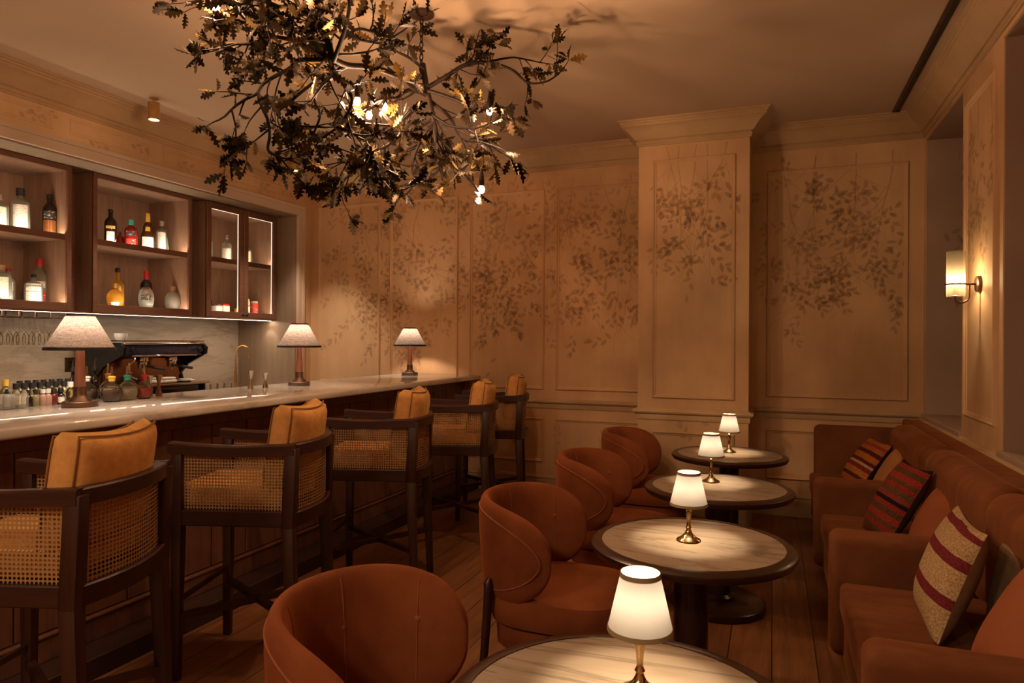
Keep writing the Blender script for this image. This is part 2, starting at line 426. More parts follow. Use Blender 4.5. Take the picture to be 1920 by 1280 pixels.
# back wall with the column breast
m = MB(); m.box(XBK - .3, 1.9, YB, YB + .2, 0, ZC); m.box(CX0, CX1, CYF, YB + .05, 0, ZC)
o = (0, YB, 0); ux = (1, 0, 0); nn = (0, -1, 0)
def bx(u): return atY(u, 600, YB).x
panels = [(bx(597), bx(713)), (bx(731), bx(859)), (bx(880), bx(1021)), (bx(1042), CX0 - .06), (bx(1437), bx(1703))]
ZP0, ZP1 = .985, 2.885
for a, b_ in panels:
    m.frame(o, ux, nn, a, b_, ZP0, ZP1); m.frame(o, ux, nn, a, b_, .30, .72)
m.frame((0, CYF, 0), ux, nn, CX0 + .115, CX1 - .10, ZP0, 2.93); m.frame((0, CYF, 0), ux, nn, CX0 + .115, CX1 - .10, .28, .72)
wall_back = struct(m.build('wall_back', M['wall'], smooth=False))

# left wall with the recess
m = MB()
m.box(XBK - .3, XL, OY1, YB + .1, 0, ZC); m.box(XBK - .3, XL, OY0, OY1, OZ, ZC)
m.box(XBK - .3, XBK, OY0, OY1, 0, OZ); m.box(XBK - .3, XL, YN, OY0, 0, ZC)
yy = [(.4, 1.5), (1.62, 2.62), (2.74, 3.30), (3.42, 4.1), (4.22, 4.9), (5.02, 5.9)]
for a, b_ in yy: m.frame((XL, 0, 0), (0, 1, 0), (1, 0, 0), a, b_, 2.905, 3.02, .025, .008)
wall_left = struct(m.build('wall_left', M['wall'], smooth=False))
# recess lining
m = MB(); m.box(XBK, XL - .002, OY1 - .012, OY1, .0, OZ); m.box(XBK, XL - .002, OY0, OY1 - .012, OZ - .012, OZ)
struct(m.build('trim_1', M['reveal'], smooth=False))
# casing round the opening
m = MB()
for (e, d) in ((0.0, .03), (.022, .024), (.07, .034)):
    wdt = {0.0: .03, .022: .055, .07: .03}[e]
    m.box(XL, XL + d, OY1 + e, OY1 + e + wdt, .0, OZ + e + wdt); m.box(XL, XL + d, OY0, OY1 + e, OZ + e, OZ + e + wdt)
struct(m.build('trim_2', M['casing'], smooth=False))
m = MB(); m.box(XBK, XBK + .015, OY0, OY1 - .012, .915, 1.70); struct(m.build('trim_3', M['splash'], smooth=False))

# right wall: bay recesses between piers
NZ0, NZ1, XNB = .885, 3.022, 1.52
bays = [(4.985, 6.09), (3.10, 4.175), (1.15, 2.35)]
m = MB(); m.box(XR, 1.9, YN, YB + .1, 0, NZ0); m.box(XR, 1.9, YN, YB + .1, NZ1, ZC); m.box(XNB, 1.9, YN, YB, NZ0, NZ1)
edges = [YB + .1] + [e for b_ in bays for e in (b_[1], b_[0])] + [YN]
for i in range(0, len(edges), 2): m.box(XR, XNB, edges[i + 1], edges[i], NZ0, NZ1)
m.frame((XR, 0, 0), (0, 1, 0), (-1, 0, 0), 4.175 + .10, 4.985 - .09, NZ0 + .12, 2.90)
m.frame((XR, 0, 0), (0, 1, 0), (-1, 0, 0), 2.35 + .10, 3.10 - .10, NZ0 + .12, 2.90)
wall_right = struct(m.build('wall_right', M['wall'], smooth=False))
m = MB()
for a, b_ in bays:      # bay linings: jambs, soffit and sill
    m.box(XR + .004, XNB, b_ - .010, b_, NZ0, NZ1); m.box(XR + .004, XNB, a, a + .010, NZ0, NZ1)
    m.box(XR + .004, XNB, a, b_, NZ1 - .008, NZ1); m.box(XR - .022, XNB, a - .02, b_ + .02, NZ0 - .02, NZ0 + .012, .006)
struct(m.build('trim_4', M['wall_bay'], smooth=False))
dark_glass = noisy('night_glass', (.012, .008, .006), (.02, .013, .01), .06, 3)
for k, (a, b_) in enumerate(bays):
    m = MB()
    for y0, y1, z0, z1 in ((a + .01, a + .07, NZ0 + .012, NZ1), (b_ - .07, b_ - .01, NZ0 + .012, NZ1), (a + .07, b_ - .07, NZ0 + .012, NZ0 + .075), (a + .07, b_ - .07, NZ1 - .07, NZ1 - .008),
                           ((a + b_) / 2 - .02, (a + b_) / 2 + .02, NZ0 + .07, NZ1 - .07), (a + .07, b_ - .07, 1.98, 2.02)):
        m.box(XNB - .05, XNB, y0, y1, z0, z1, .004)
    wn = struct(m.build('window_%d' % (k + 1), M['trimp'], smooth=False))
    m = MB(); m.box(XNB - .02, XNB - .012, a + .07, b_ - .07, NZ0 + .07, NZ1 - .07); m.build('pane', dark_glass, wn, False)
# near wall behind the camera
m = MB(); m.box(XBK - .3, 1.9, YN - .2, YN, 0, ZC); struct(m.build('wall_near', M['wall'], smooth=False))

# mouldings
ring = [(XL, YN), (XL, YB), (CX0, YB), (CX0, CYF), (CX1, CYF), (CX1, YB), (XR, YB), (XR, YN)]
crown = [(-.01, 3.050), (.012, 3.050), (.012, 3.064), (.020, 3.068), (.020, 3.082), (.012, 3.086), (.012, 3.096), (.024, 3.100), (.036, 3.112), (.052, 3.132), (.074, 3.156), (.096, 3.176),
         (.112, 3.186), (.124, 3.190), (.124, 3.206), (.136, 3.210), (.136, 3.224), (.150, 3.226), (.150, 3.241)]
m = MB(); m.sweep(ring, crown); struct(m.build('trim_5', M['trimp'], angle=25))
rail = [(-.01, .808), (.010, .812), (.014, .830), (.014, .852), (.022, .858), (.034, .868), (.038, .880), (.034, .890), (.018, .893), (.014, .900), (-.01, .902)]
m = MB(); m.sweep([(XL, 6.02), (XL, YB), (CX0, YB), (CX0, CYF), (CX1, CYF), (CX1, YB), (XR, YB)], rail)
m.sweep([(XR, YB), (XR, YN)], [(a, z - .03) for a, z in rail]); struct(m.build('trim_6', M['trimp'], angle=25))
base = [(.022, 0), (.022, .135), (.016, .142), (.016, .150), (.026, .156), (.020, .172), (.008, .182), (-.01, .184)]
m = MB(); m.sweep([(XL, 6.02), (XL, YB), (CX0, YB), (CX0, CYF), (CX1, CYF), (CX1, YB), (XR, YB)], base); struct(m.build('baseboard_back', M['trimp'], angle=25))
m = MB(); m.sweep([(XR, YB), (XR, YN)], base); struct(m.build('baseboard_right', M['trimp'], angle=25))

# ------------------------------------------------------------------ painted branches and leaves on the plaster
rng = random.Random(11)
class Mural:
    def __init__(s, o, ux, nn): s.o, s.ux, s.nn, s.mb, s.k = Vector(o), Vector(ux), Vector(nn), MB(), 0
    def P(s, a, z):
        s.k += 1
        return s.o + s.ux * a + s.nn * .0022 + Vector((0, 0, z))
    def leaf(s, a, z, ang, L, W, mi):
        pts = []
        for t, h in ((0, 0), (.18, .30), (.42, .5), (.7, .40), (1, 0), (.7, -.40), (.42, -.5), (.18, -.30)):
            x, y = t * L, h * W; pts.append(s.P(a + x * math.cos(ang) - y * math.sin(ang), z + x * math.sin(ang) + y * math.cos(ang)))
        s.mb.add(pts, [tuple(range(8))], mi)
    def stroke(s, pts, w0, w1, mi):
        n = len(pts); vs = []
        for i, (a, z) in enumerate(pts):
            i0, i1 = max(i - 1, 0), min(i + 1, n - 1); dx, dz = pts[i1][0] - pts[i0][0], pts[i1][1] - pts[i0][1]
            l = math.hypot(dx, dz) or 1; w_ = (w0 + (w1 - w0) * i / (n - 1)) / 2
            vs += [s.P(a - dz / l * w_, z + dx / l * w_), s.P(a + dz / l * w_, z - dx / l * w_)]
        s.mb.add(vs, [(2 * i, 2 * i + 1, 2 * i + 3, 2 * i + 2) for i in range(n - 1)], mi)
    def spray(s, a, z, ang, n, size, mi, lim):
        """leaflets along a short twig"""
        da, dz = math.cos(ang), math.sin(ang)
        for i in range(n):
            t = (i + .6) * size * .55; side = 1 if i % 2 else -1
            p, q = a + da * t, z + dz * t
            if not (lim[0] < p < lim[1] and lim[2] < q < lim[3]): continue
            s.leaf(p, q, ang + side * rng.uniform(.5, 1.1), size * rng.uniform(.75, 1.15), size * rng.uniform(.38, .5), mi)
        s.leaf(a + da * n * size * .55, z + dz * n * size * .55, ang + rng.uniform(-.3, .3), size, size * .42, mi)
    def branch(s, a, z, lim, length, depth=0, ang=-PI / 2, size=.075, w=.010, dens=1.0):
        pts = [(a, z)]; st = .09; n = int(length / st)
        for i in range(n):
            ang += rng.uniform(-.28, .28); ang += (-PI / 2 - ang) * .05
            a += math.cos(ang) * st; z += math.sin(ang) * st
            if not (lim[0] + .05 < a < lim[1] - .05 and z > lim[2]): break
            pts.append((a, z)); f = max(0, (lim[3] - z) / (lim[3] - lim[2]))
            mi = 0 if rng.random() < .45 else 1
            if (depth > 0 or i > 2) and rng.random() < .62 * dens:
                s.spray(a, z, ang + rng.choice((-1, 1)) * rng.uniform(.4, 1.3), rng.randint(2, 5), size * rng.uniform(.8, 1.15), mi, lim)
            if depth < 2 and rng.random() < .34:
                s.branch(a, z, lim, length * rng.uniform(.35, .6), depth + 1, ang + rng.choice((-1, 1)) * rng.uniform(.4, .9), size * .95, w * .6, dens)
        if len(pts) > 1: s.stroke(pts, w, w * .35, 0 if depth == 0 else 1)
    def done(s, parent):
        return s.mb.build('painted_branches', [M['mural_d'], M['mural_l']], parent, smooth=False)
mu = Mural((0, YB, 0), (1, 0, 0), (0, -1, 0))
lim = (XL + .12, CX0 - .02, 1.25, 3.0)
for a in (-4.35, -4.05, -3.62, -3.35, -2.95, -2.62, -2.35, -2.05, -1.75, -1.5, -1.25): mu.branch(a + rng.uniform(-.06, .06), 2.98, lim, rng.uniform(.95, 1.7), dens=.36)
for _ in range(120):
    a, z = rng.uniform(-4.5, -1.12), 2.92 - 1.25 * rng.random() ** 1.2
    mu.spray(a, z, rng.uniform(0, 2 * PI), rng.randint(3, 7), rng.uniform(.06, .09), rng.choice((0, 1, 1)), lim)
for a in (-2.35, -1.9, -1.5): mu.spray(a, .45, PI / 2 + rng.uniform(-.4, .4), 4, .07, 1, (XL, CX0, .3, .75))
lim = (CX1 + .03, XR - .06, 1.35, 3.0)
for a in (.05, .32, .62, .88): mu.branch(a, 2.98, lim, rng.uniform(.9, 1.3), dens=.35)
for _ in range(34): mu.spray(rng.uniform(-.1, 1.0), rng.uniform(1.75, 2.7), rng.uniform(0, 6.28), rng.randint(3, 5), rng.uniform(.055, .08), rng.choice((0, 1)), lim)
mu.done(wall_back)
mu = Mural((0, CYF, 0), (1, 0, 0), (0, -1, 0)); lim = (CX0 + .02, CX1 - .02, 1.9, 3.02)
for a in (-.82, -.72, -.58, -.5, -.35): mu.branch(a, 3.03, lim, rng.uniform(.7, 1.0), dens=.5, size=.07)
for _ in range(9): mu.spray(rng.uniform(-.98, -.25), rng.uniform(2.2, 2.8), rng.uniform(0, 6.28), 3, .08, rng.choice((0, 1)), lim)
mu.spray(-.55, .80, .4, 3, .08, 1, (CX0, CX1, .6, .99)); mu.spray(-.62, .62, 2.0, 4, .07, 1, (CX0, CX1, .3, .8))
mu.done(wall_back)
mu = Mural((XL, 0, 0), (0, 1, 0), (1, 0, 0)); lim = (1, 6.0, 2.86, 3.04)
for y in (2.2, 3.05, 3.12, 3.55, 3.9, 4.35, 4.8, 5.3, 5.65): mu.spray(y, 2.95 + rng.uniform(-.05, .05), rng.uniform(-.5, .5), 4, .07, 1, lim)
mu.done(wall_left)
mu = Mural((XR, 0, 0), (0, 1, 0), (-1, 0, 0)); lim = (4.24, 4.96, 1.9, 2.94)
for y in (4.4, 4.6, 4.8): mu.branch(y, 2.93, lim, .9, size=.075)
lim = (2.4, 3.05, 1.9, 2.94); mu.branch(2.7, 2.93, lim, .9)
mu.done(wall_right)
mu = Mural((0, 6.08, 0), (1, 0, 0), (0, -1, 0)); lim = (1.12, 1.5, 1.6, 2.6)
for z in (1.85, 2.1, 2.3): mu.spray(1.2, z, rng.uniform(-.5, .8), 4, .08, 1, lim)
mu.done(wall_right)

# ------------------------------------------------------------------ ceiling slot, downlights
t = thing('slot_diffuser', 'long thin black slot in the ceiling beside the right wall crown', 'vent', (.885, 0, ZC))
m = MB(); m.box(-.035, -.014, -2, 6.0, -.008, .0); m.box(.014, .020, -2, 6.0, -.006, .0); m.box(-.035, .02, 6.0, 6.02, -.008, 0); m.build('slot_frame', M['bronze'], t, False)
m = MB(); m.box(-.014, .014, -2, 6.0, -.003, .0); m.build('slot', M['black'], t, False)

def spot(name, loc, power, ang, blend, parent, color=SOFTW, r=.02, target=None):
    d = bpy.data.lights.new(name, 'SPOT'); d.energy = power; d.spot_size = R(ang); d.spot_blend = blend; d.color = color; d.shadow_soft_size = r
    l = bpy.data.objects.new(name, d); COL.objects.link(l); l.parent = parent; l.location = loc
    if target: l.rotation_euler = Vector(target).to_track_quat('-Z', 'Y').to_euler()
    return l
M['downlens'] = emit('downlight_lens', (1, .82, .62), 6)
def downlight(x, y, label, power, mat='brass', ang=75):
    t = thing('downlight', label, 'ceiling light', (x, y, ZC), 0, 'brass ceiling downlights')
    m = MB(); m.lathe([(0, 0), (.03, 0), (.03, -.006), (0, -.006)], 20); m.lathe([(.007, -.004), (.007, -.035)], 10); m.build('mount', M[mat], t)
    m = MB(); m.lathe([(0, -.033), (.04, -.033), (.042, -.036), (.042, -.158), (.040, -.160), (.037, -.160), (.037, -.150)], 28); m.build('cylinder', M[mat], t)
    m = MB(); m.lathe([(.037, -.152), (0, -.152)], 24); m.build('lens', M['downlens'], t)
    spot('downlight_beam', (0, 0, -.165), power, ang, .5, t, SOFTW, .03)
downlight(-4.325, 3.80, 'small brass cylinder downlight on the ceiling, nearer one above the bar shelves', P_DOWN)
downlight(-4.335, 5.41, 'small brass cylinder downlight behind the chandelier leaves, near the far left corner', P_DOWN)

# ------------------------------------------------------------------ bar counter
CT = 1.11; BX0, BX1, BY0 = -3.55, -2.68, 0.2
bar = thing('bar_counter', 'long bar with polished white marble top and dark stained oak front', 'bar', (BX1, BY0, 0))
def L(m): return m
def rel(o, root):            # parts modelled in world space, parented to a placed root
    o.matrix_parent_inverse = Matrix.Translation(-Vector(root.location)); return o
m = MB(); m.box(BX0, BX1, BY0, YB - .002, CT - .045, CT, .012, 3); rel(m.build('countertop', M['counter'], bar), bar)
m = MB(); m.box(-3.42, -2.87, BY0 + .05, YB, .09, CT - .045)
y = .30
while y < YB - .05:
    m.box(-2.872, -2.862, y + .004, min(y + .256, YB - .01), .21, .985, .003, 1); y += .26
m.box(-2.87, -2.852, BY0 + .05, YB, .985, CT - .045, .003, 1)
rel(m.build('front_panel', M['bar'], bar, False), bar)
m = MB(); m.box(-2.87, -2.846, BY0 + .05, YB, .09, .19, .003, 1); m.box(-2.87, -2.838, BY0 + .05, YB, .19, .205, .006, 2); rel(m.build('plinth_board', M['bar'], bar), bar)
m = MB(); m.box(-3.42, -2.69, BY0 + .05, YB, 0, .09, .004, 1); rel(m.build('foot_step', M['bardark'], bar, False), bar)

back = thing('back_counter', 'dark working counter under the marble splashback behind the bar', 'counter', (-5.15, 2.9, 0))
m = MB(); m.box(XBK + .015, -4.85, OY0 + .02, OY1 - .014, .875, .915, .005, 2); rel(m.build('worktop', M['counter'], back), back)
m = MB(); m.box(XBK + .015, -4.90, OY0 + .02, OY1 - .014, .08, .875)
y = 0.0
while y < 5.6: m.box(-4.90, -4.882, y + .005, y + .595, .10, .86, .003, 1); y += .6
rel(m.build('cupboard_front', M['bar'], back, False), back)
m = MB(); m.box(XBK + .015, -4.95, OY0 + .02, OY1 - .014, 0, .08); rel(m.build('toe_kick', M['bardark'], back, False), back)

# ------------------------------------------------------------------ wall cabinets
XF = -4.93
m = MB()
for a, b_ in ((OY0, 2.643), (3.612, 3.782), (4.750, 4.912), (5.882, OY1 - .014)): m.box(XBK + .001, -5.13, a, b_, 1.655, 2.742)
struct(m.build('trim_7', M['cabedge'], smooth=False))
def cabinet(y0, y1, label, doors=False):
    t = thing('wall_cabinet', label, 'cabinet', (-5.1, (y0 + y1) / 2, 1.655), 0, 'oak cabinets over the back bar')
    xb = -5.13 + .0
    S = lambda m_, n_, mt, **k: rel(m_.build(n_, mt, t, **k), t)
    W = .034
    m = MB(); m.box(-5.45, XF - .02, y0, y0 + W, 1.655, 2.74); S(m, 'side_panel', M['cab'], smooth=False)
    m = MB(); m.box(-5.45, XF - .02, y1 - W, y1, 1.655, 2.74); S(m, 'side_panel', M['cab'], smooth=False)
    m = MB(); m.box(-5.45, -5.42, y0 + W, y1 - W, 1.655, 2.74); S(m, 'back_panel', M['cab'], smooth=False)
    m = MB(); m.box(-5.42, XF - .02, y0 + W, y1 - W, 2.70, 2.74); S(m, 'top_panel', M['cab'], smooth=False)
    m = MB(); m.box(-5.42, XF - .02, y0 + W, y1 - W, 1.655, 1.703); S(m, 'bottom_panel', M['cab'], smooth=False)
    m = MB(); m.box(-5.42, -4.97, y0 + W, y1 - W, 2.184, 2.218); sh = S(m, 'shelf', M['cab'], smooth=False)
    if not doors:
        m = MB()
        m.box(XF - .02, XF, y0, y0 + W, 1.655, 2.74, .002, 1); m.box(XF - .02, XF, y1 - W, y1, 1.655, 2.74, .002, 1)
        m.box(XF - .02, XF, y0 + W, y1 - W, 2.70, 2.74, .002, 1); m.box(XF - .02, XF, y0 + W, y1 - W, 1.655, 1.715, .002, 1)
        S(m, 'face_frame', M['cabedge'], smooth=False)
    m = MB(); m.box(-4.97, -4.955, y0 + W, y1 - W, 2.184, 2.229); S(m, 'shelf_lip', M['cabedge'], smooth=False)
    m = MB(); m.box(-4.982, -4.973, y0 + W + .03, y1 - W - .01, 2.218, 2.222); S(m, 'led_strip', M['led_s'], smooth=False)
    m = MB(); m.box(-4.965, -4.956, y0 + W + .03, y1 - W - .01, 1.703, 1.707); S(m, 'led_strip', M['led_s'], smooth=False)
    if doors:
        ym = (y0 + y1) / 2
        for a, b_, k in ((y0 + .002, ym - .002, -1), (ym + .002, y1 - .002, 1)):
            s_ = .058
            m = MB()
            m.box(XF - .018, XF + .004, a, a + s_, 1.657, 2.738, .003, 1); m.box(XF - .018, XF + .004, b_ - s_, b_, 1.657, 2.738, .003, 1)
            m.box(XF - .018, XF + .004, a + s_, b_ - s_, 2.738 - s_, 2.738, .003, 1); m.box(XF - .018, XF + .004, a + s_, b_ - s_, 1.657, 1.657 + s_, .003, 1)
            dr = S(m, 'door', M['cabedge'], smooth=False)
            m = MB(); m.box(XF - .010, XF - .006, a + s_, b_ - s_, 1.657 + s_, 2.738 - s_); g = m.build('door_glass', M['pane'], dr, False)
            m = MB(); m.box(XF - .024, XF - .019, a + s_ - .006, b_ - s_ + .006, 2.738 - s_ - .004, 2.738 - s_ + .004); m.box(XF - .024, XF - .019, b_ - s_ - .004, b_ - s_ + .004, 1.72, 2.738 - s_)
            m.build('led_edge', M['led_d'], dr, False)
            kx = (b_ - .025) if k < 0 else (a + .025)
            m = MB(); m.lathe([(.006, 0), (.006, .012), (.013, .016), (.013, .022), (0, .024)], 14, M=Matrix.Translation((XF + .004, kx, 1.685)) @ Matrix.Rotation(PI / 2, 4, 'Y'))
            kb = m.build('knob', M['black'], dr)
    return t
cabinet(2.645, 3.61, 'open oak shelf cabinet at the left edge, two shelves of gin bottles')
cabinet(3.784, 4.748, 'open oak shelf cabinet in the middle, dark rum bottle on its upper shelf')
cabinet(4.914, 5.88, 'oak cabinet with two glazed doors beside the far reveal', True)
t = thing('light_rail', 'thin bright light strip along the underside of the oak cabinets', 'strip light', (XF - .03, 4.2, 1.652))
m = MB(); m.box(XF - .10, XF - .005, 2.6, 5.88, 1.645, 1.655); m.box(XF - .012, XF - .005, 2.6, 5.88, 1.641, 1.645); rel(m.build('channel', M['chrome'], t, False), t)
m = MB(); m.box(XF - .095, XF - .045, 2.6, 5.88, 1.643, 1.645); rel(m.build('diffuser', M['led_u'], t, False), t)
t = thing('puck_light', 'small round light under the glazed cabinet washing the grey reveal', 'cabinet light', (-5.02, 5.80, 1.655))
m = MB(); m.lathe([(.03, 0), (.03, -.008), (.026, -.010)], 20); m.build('rim', M['chrome'], t)
m = MB(); m.lathe([(.026, -.009), (0, -.009)], 16); m.build('lens', M['downlens'], t)
spot('puck_beam', (0, 0, -.02), 2.6, 66, .5, t, SOFTW, .01, (0, .35, -1))
def puck(y):
    t = thing('puck_light', 'recessed puck light hidden under the open shelf cabinet', 'cabinet light', (-5.05, y, 1.655))

# ------------------------------------------------------------------ bottles
def gm(name, c, rough=.03): return glass(name, c, rough)
G_CLEAR = thin_glass('clear_bottle', (.86, .88, .82), .28, .26, (.85, .88, .78)); G_DARK = noisy('dark_bottle', (.010, .006, .004), (.02, .011, .007), .08, 6); G_BROWN = noisy('rum_bottle', (.045, .012, .005), (.09, .03, .01), .08, 5)
G_RED = noisy('red_bottle', (.16, .006, .006), (.26, .012, .01), .1, 5); G_GOLD = thin_glass('gold_liquid', (.9, .55, .10), .25, .5, (.95, .60, .10)); G_TEAL = noisy('teal_bottle', (.02, .22, .18), (.04, .34, .28), .12, 5)
G_GREEN = thin_glass('green_tint', (.7, .8, .4), .25, .4, (.6, .75, .3)); G_AMBER = noisy('amber_bottle', (.13, .042, .010), (.22, .08, .02), .12, 14)
def lab(name, c, c2, sc_=40): return noisy(name, c2, c, .6, sc_, 2, stretch=(.8, .8, 3.2), lo=.36, hi=.40)
LB = {'white': lab('white_label', (.78, .74, .66), (.5, .46, .4)), 'cream': lab('cream_label', (.72, .62, .42), (.4, .3, .16)), 'black': lab('black_label', (.03, .025, .02), (.6, .52, .4), 55),
      'green': lab('botanical_label', (.62, .68, .55), (.2, .32, .2), 60), 'yellow': lab('yellow_label', (.75, .5, .06), (.3, .14, .02)), 'red': lab('red_label', (.5, .03, .02), (.75, .6, .5), 45), 'gold': lab('gold_label', (.6, .42, .12), (.2, .1, .03))}
def cp(name, c, rough=.35, metal=0): return plain(name, c, rough, metal)
CP = {'black': M['black'], 'red': cp('red_cap', (.55, .02, .02)), 'yellow': cp('yellow_cap', (.78, .5, .08)), 'teal': cp('teal_cap', (.06, .45, .34)), 'silver': cp('silver_cap', (.7, .66, .6), .25, .8), 'cork': cp('cork', (.42, .26, .12), .8),
      'darkred': cp('wax_seal', (.22, .015, .015)), 'gold': cp('gold_cap', (.66, .44, .14), .3, .8), 'wood': cp('wood_cap', (.2, .09, .04), .6), 'white': cp('white_cap', (.75, .72, .66)), 'amberc': cp('amber_cap', (.75, .36, .05)), 'green': cp('green_cap', (.02, .32, .2))}
# profile shapes: (r, z) as fractions of radius / height up to the neck top, cap from cap0 to 1
SH = {'std': [(0, 0), (.92, 0), (1, .02), (1, .60), (.95, .66), (.72, .72), (.42, .77), (.36, .82), (.36, .91), (.40, .92), (.40, .95), (0, .95)],
      'whisky': [(0, 0), (.94, 0), (1, .02), (1, .52), (.9, .58), (.55, .64), (.40, .70), (.38, .82), (.38, .93), (0, .93)],
      'gin': [(0, 0), (.95, 0), (1, .015), (1, .62), (.94, .68), (.55, .735), (.34, .76), (.32, .85), (.42, .86), (.42, .88), (0, .88)],
      'bell': [(0, 0), (.95, 0), (1, .02), (1, .36), (.88, .44), (.70, .55), (.66, .64), (.52, .71), (.30, .76), (.28, .92), (0, .92)],
      'oval': [(0, 0), (.55, 0), (.72, .03), (.92, .18), (1, .34), (.96, .5), (.8, .64), (.5, .73), (.30, .77), (.30, .86), (0, .86)],
      'round': [(0, 0), (.5, 0), (.66, .03), (.92, .20), (1, .38), (.92, .56), (.64, .70), (.32, .76), (.30, .84), (.36, .86), (0, .86)],
      'tall': [(0, 0), (.95, 0), (1, .015), (1, .55), (.94, .60), (.5, .66), (.34, .70), (.32, .88), (0, .88)],
      'flat': [(0, 0), (.95, 0), (1, .02), (1, .70), (.9, .76), (.5, .79), (.4, .82), (.4, .9), (0, .9)]}
def bottle(label, x, y, z, h, r, shape, gl, cap, labels=(), sup=2, cap_r=.42, cap0=None, group=None, cap_h=None, name='bottle', cat='bottle', face=None, sx=1, sy=1, capsphere=False):
    t = thing(name, label, cat, (x, y, z), 0, group)
    pr = SH[shape]; top = pr[-1][1]
    P_ = [(a * r, b_ * h) for a, b_ in pr]
    sp = [sup if b_ < .62 else 2 for a, b_ in pr]
    m = MB(); m.lathe(P_, 24, sup=sp, sx=sx, sy=sy); m.build('bottle_body', gl, t)
    if cap:
        c0 = (cap0 or (top - .05)) * h; c1 = h
        m = MB()
        if capsphere: m.lathe([(0, c0), (cap_r * r * .6, c0), (cap_r * r, c0 + (c1 - c0) * .3), (cap_r * r * 1.05, c0 + (c1 - c0) * .55), (cap_r * r * .7, c0 + (c1 - c0) * .9), (0, c1)], 16)
        else: m.lathe([(0, c0), (cap_r * r, c0), (cap_r * r, c1 - .003), (cap_r * r * .9, c1), (0, c1)], 16)
        m.build('cap', cap, t)
    fa = face if face is not None else math.atan2(0 - y, 0 - x)
    for (z0, z1, half, lm) in labels:
        vs = []; n = 10
        for k in range(n + 1):
            a = fa + (-1 + 2 * k / n) * half; ca, sa = math.cos(a), math.sin(a); mm = 1.0
            if sup > 2: mm = (abs(ca) ** sup + abs(sa) ** sup) ** (-1 / sup)
            def rad(zz):
                for (r0, q0), (r1, q1) in zip(pr[:-1], pr[1:]):
                    if q0 <= zz <= q1 and q1 > q0: return (r0 + (r1 - r0) * (zz - q0) / (q1 - q0))
                return 1
            for zz in (z0, z1): vs.append(((r * rad(zz) * mm + .0012) * ca * sx, (r * rad(zz) * mm + .0012) * sa * sy, zz * h))
        m = MB(); m.add([Vector(v) for v in vs], [(2 * k, 2 * k + 2, 2 * k + 3, 2 * k + 1) for k in range(n)]); m.build('label', lm, t)
    return t
GT, GB = 'bottles on the upper open shelves', 'bottles on the lower open shelves'
X5 = -5.08; Z1, Z0 = 2.218, 1.703
bottle('clear gin bottle cut by the left frame edge, upper shelf', X5, 3.188, Z1, .235, .055, 'gin', G_CLEAR, CP['silver'], [(.1, .62, .8, LB['green'])], group=GT)
bottle('tall clear bottle with pale diamond label and black stopper, upper shelf', X5, 3.331, Z1, .31, .055, 'gin', G_CLEAR, CP['black'], [(.08, .60, .85, LB['white'])], group=GT, cap_r=.5, sup=3)
bottle('small teal bottle half hidden behind the diamond label bottle', X5 - .12, 3.425, Z1, .13, .03, 'std', G_TEAL, CP['teal'], group=GT)
bottle('black topped dark whiskey bottle with amber lower half, upper left shelf', X5, 3.545, Z1, .31, .047, 'std', G_DARK, CP['black'], [(.05, .36, 1.0, G_AMBER), (.38, .58, .9, LB['black'])], group=GT)
bottle('square clear gin bottle with green botanical label at the left frame edge, lower shelf', X5, 3.20, Z0, .26, .062, 'flat', G_CLEAR, CP['cork'], [(.12, .66, .75, LB['green'])], sup=4, group=GB)
bottle('bottle with hanging dark red wax seal behind the botanical gin, lower shelf', X5 - .1, 3.315, Z0, .25, .042, 'std', G_CLEAR, CP['darkred'], [(.35, .6, .7, LB['white'])], group=GB)
bottle('stout clear bottle with white upper label and black sprig mark, lower left shelf', X5, 3.429, Z0, .215, .058, 'gin', G_CLEAR, CP['black'], [(.42, .66, .9, LB['white']), (.06, .40, .9, LB['green'])], group=GB, cap_r=.3)
bottle('tall red capped bottle behind the white label bottle, lower left shelf', X5 - .1, 3.54, Z0, .345, .05, 'std', G_CLEAR, CP['red'], [(.36, .5, .8, LB['cream']), (.08, .3, .8, LB['red'])], group=GB, cap0=.84)
bottle('dark rum bottle with white emblem label, leftmost on the middle upper shelf', X5, 4.049, Z1, .288, .045, 'std', G_DARK, CP['black'], [(.06, .36, .65, LB['white']), (.44, .52, .8, LB['gold'])], group=GT)
bottle('red bottle with teal cap and black label, middle upper shelf', X5, 4.240, Z1, .235, .05, 'std', G_RED, CP['teal'], [(.40, .58, .75, LB['black']), (.06, .3, .75, LB['red'])], group=GT, cap0=.8)
bottle('small dark red bottle just left of the teal capped red bottle', X5 - .12, 4.235, Z1, .14, .03, 'std', G_RED, CP['darkred'], group=GT)
bottle('brown bell shaped rum bottle with yellow cap and white label', X5, 4.406, Z1, .318, .055, 'bell', G_BROWN, CP['yellow'], [(.04, .34, .9, LB['white']), (.50, .62, .45, LB['yellow'])], group=GT, cap0=.76, cap_r=.33)
bottle('square clear bottle with tall white label and clear stopper', X5, 4.550, Z1, .275, .045, 'gin', G_CLEAR, CP['silver'], [(.05, .62, .72, LB['white'])], sup=4, group=GT, cap_r=.5)
bottle('short yellow green bottle behind the square white label bottle', X5 - .11, 4.68, Z1, .225, .045, 'bell', G_GREEN, CP['gold'], [(.08, .34, .9, LB['cream'])], group=GT)
bottle('squat faceted bottle of golden liquor on the middle lower shelf', X5, 4.095, Z0, .20, .058, 'round', G_GOLD, CP['gold'], [(.06, .22, .6, LB['white'])], sup=3, group=GB)
bottle('tall golden liquor bottle with round dark stopper behind the squat one', X5 - .09, 4.19, Z0, .345, .048, 'tall', G_GOLD, CP['black'], [(.2, .54, .5, LB['gold'])], group=GB, capsphere=True, cap0=.86)
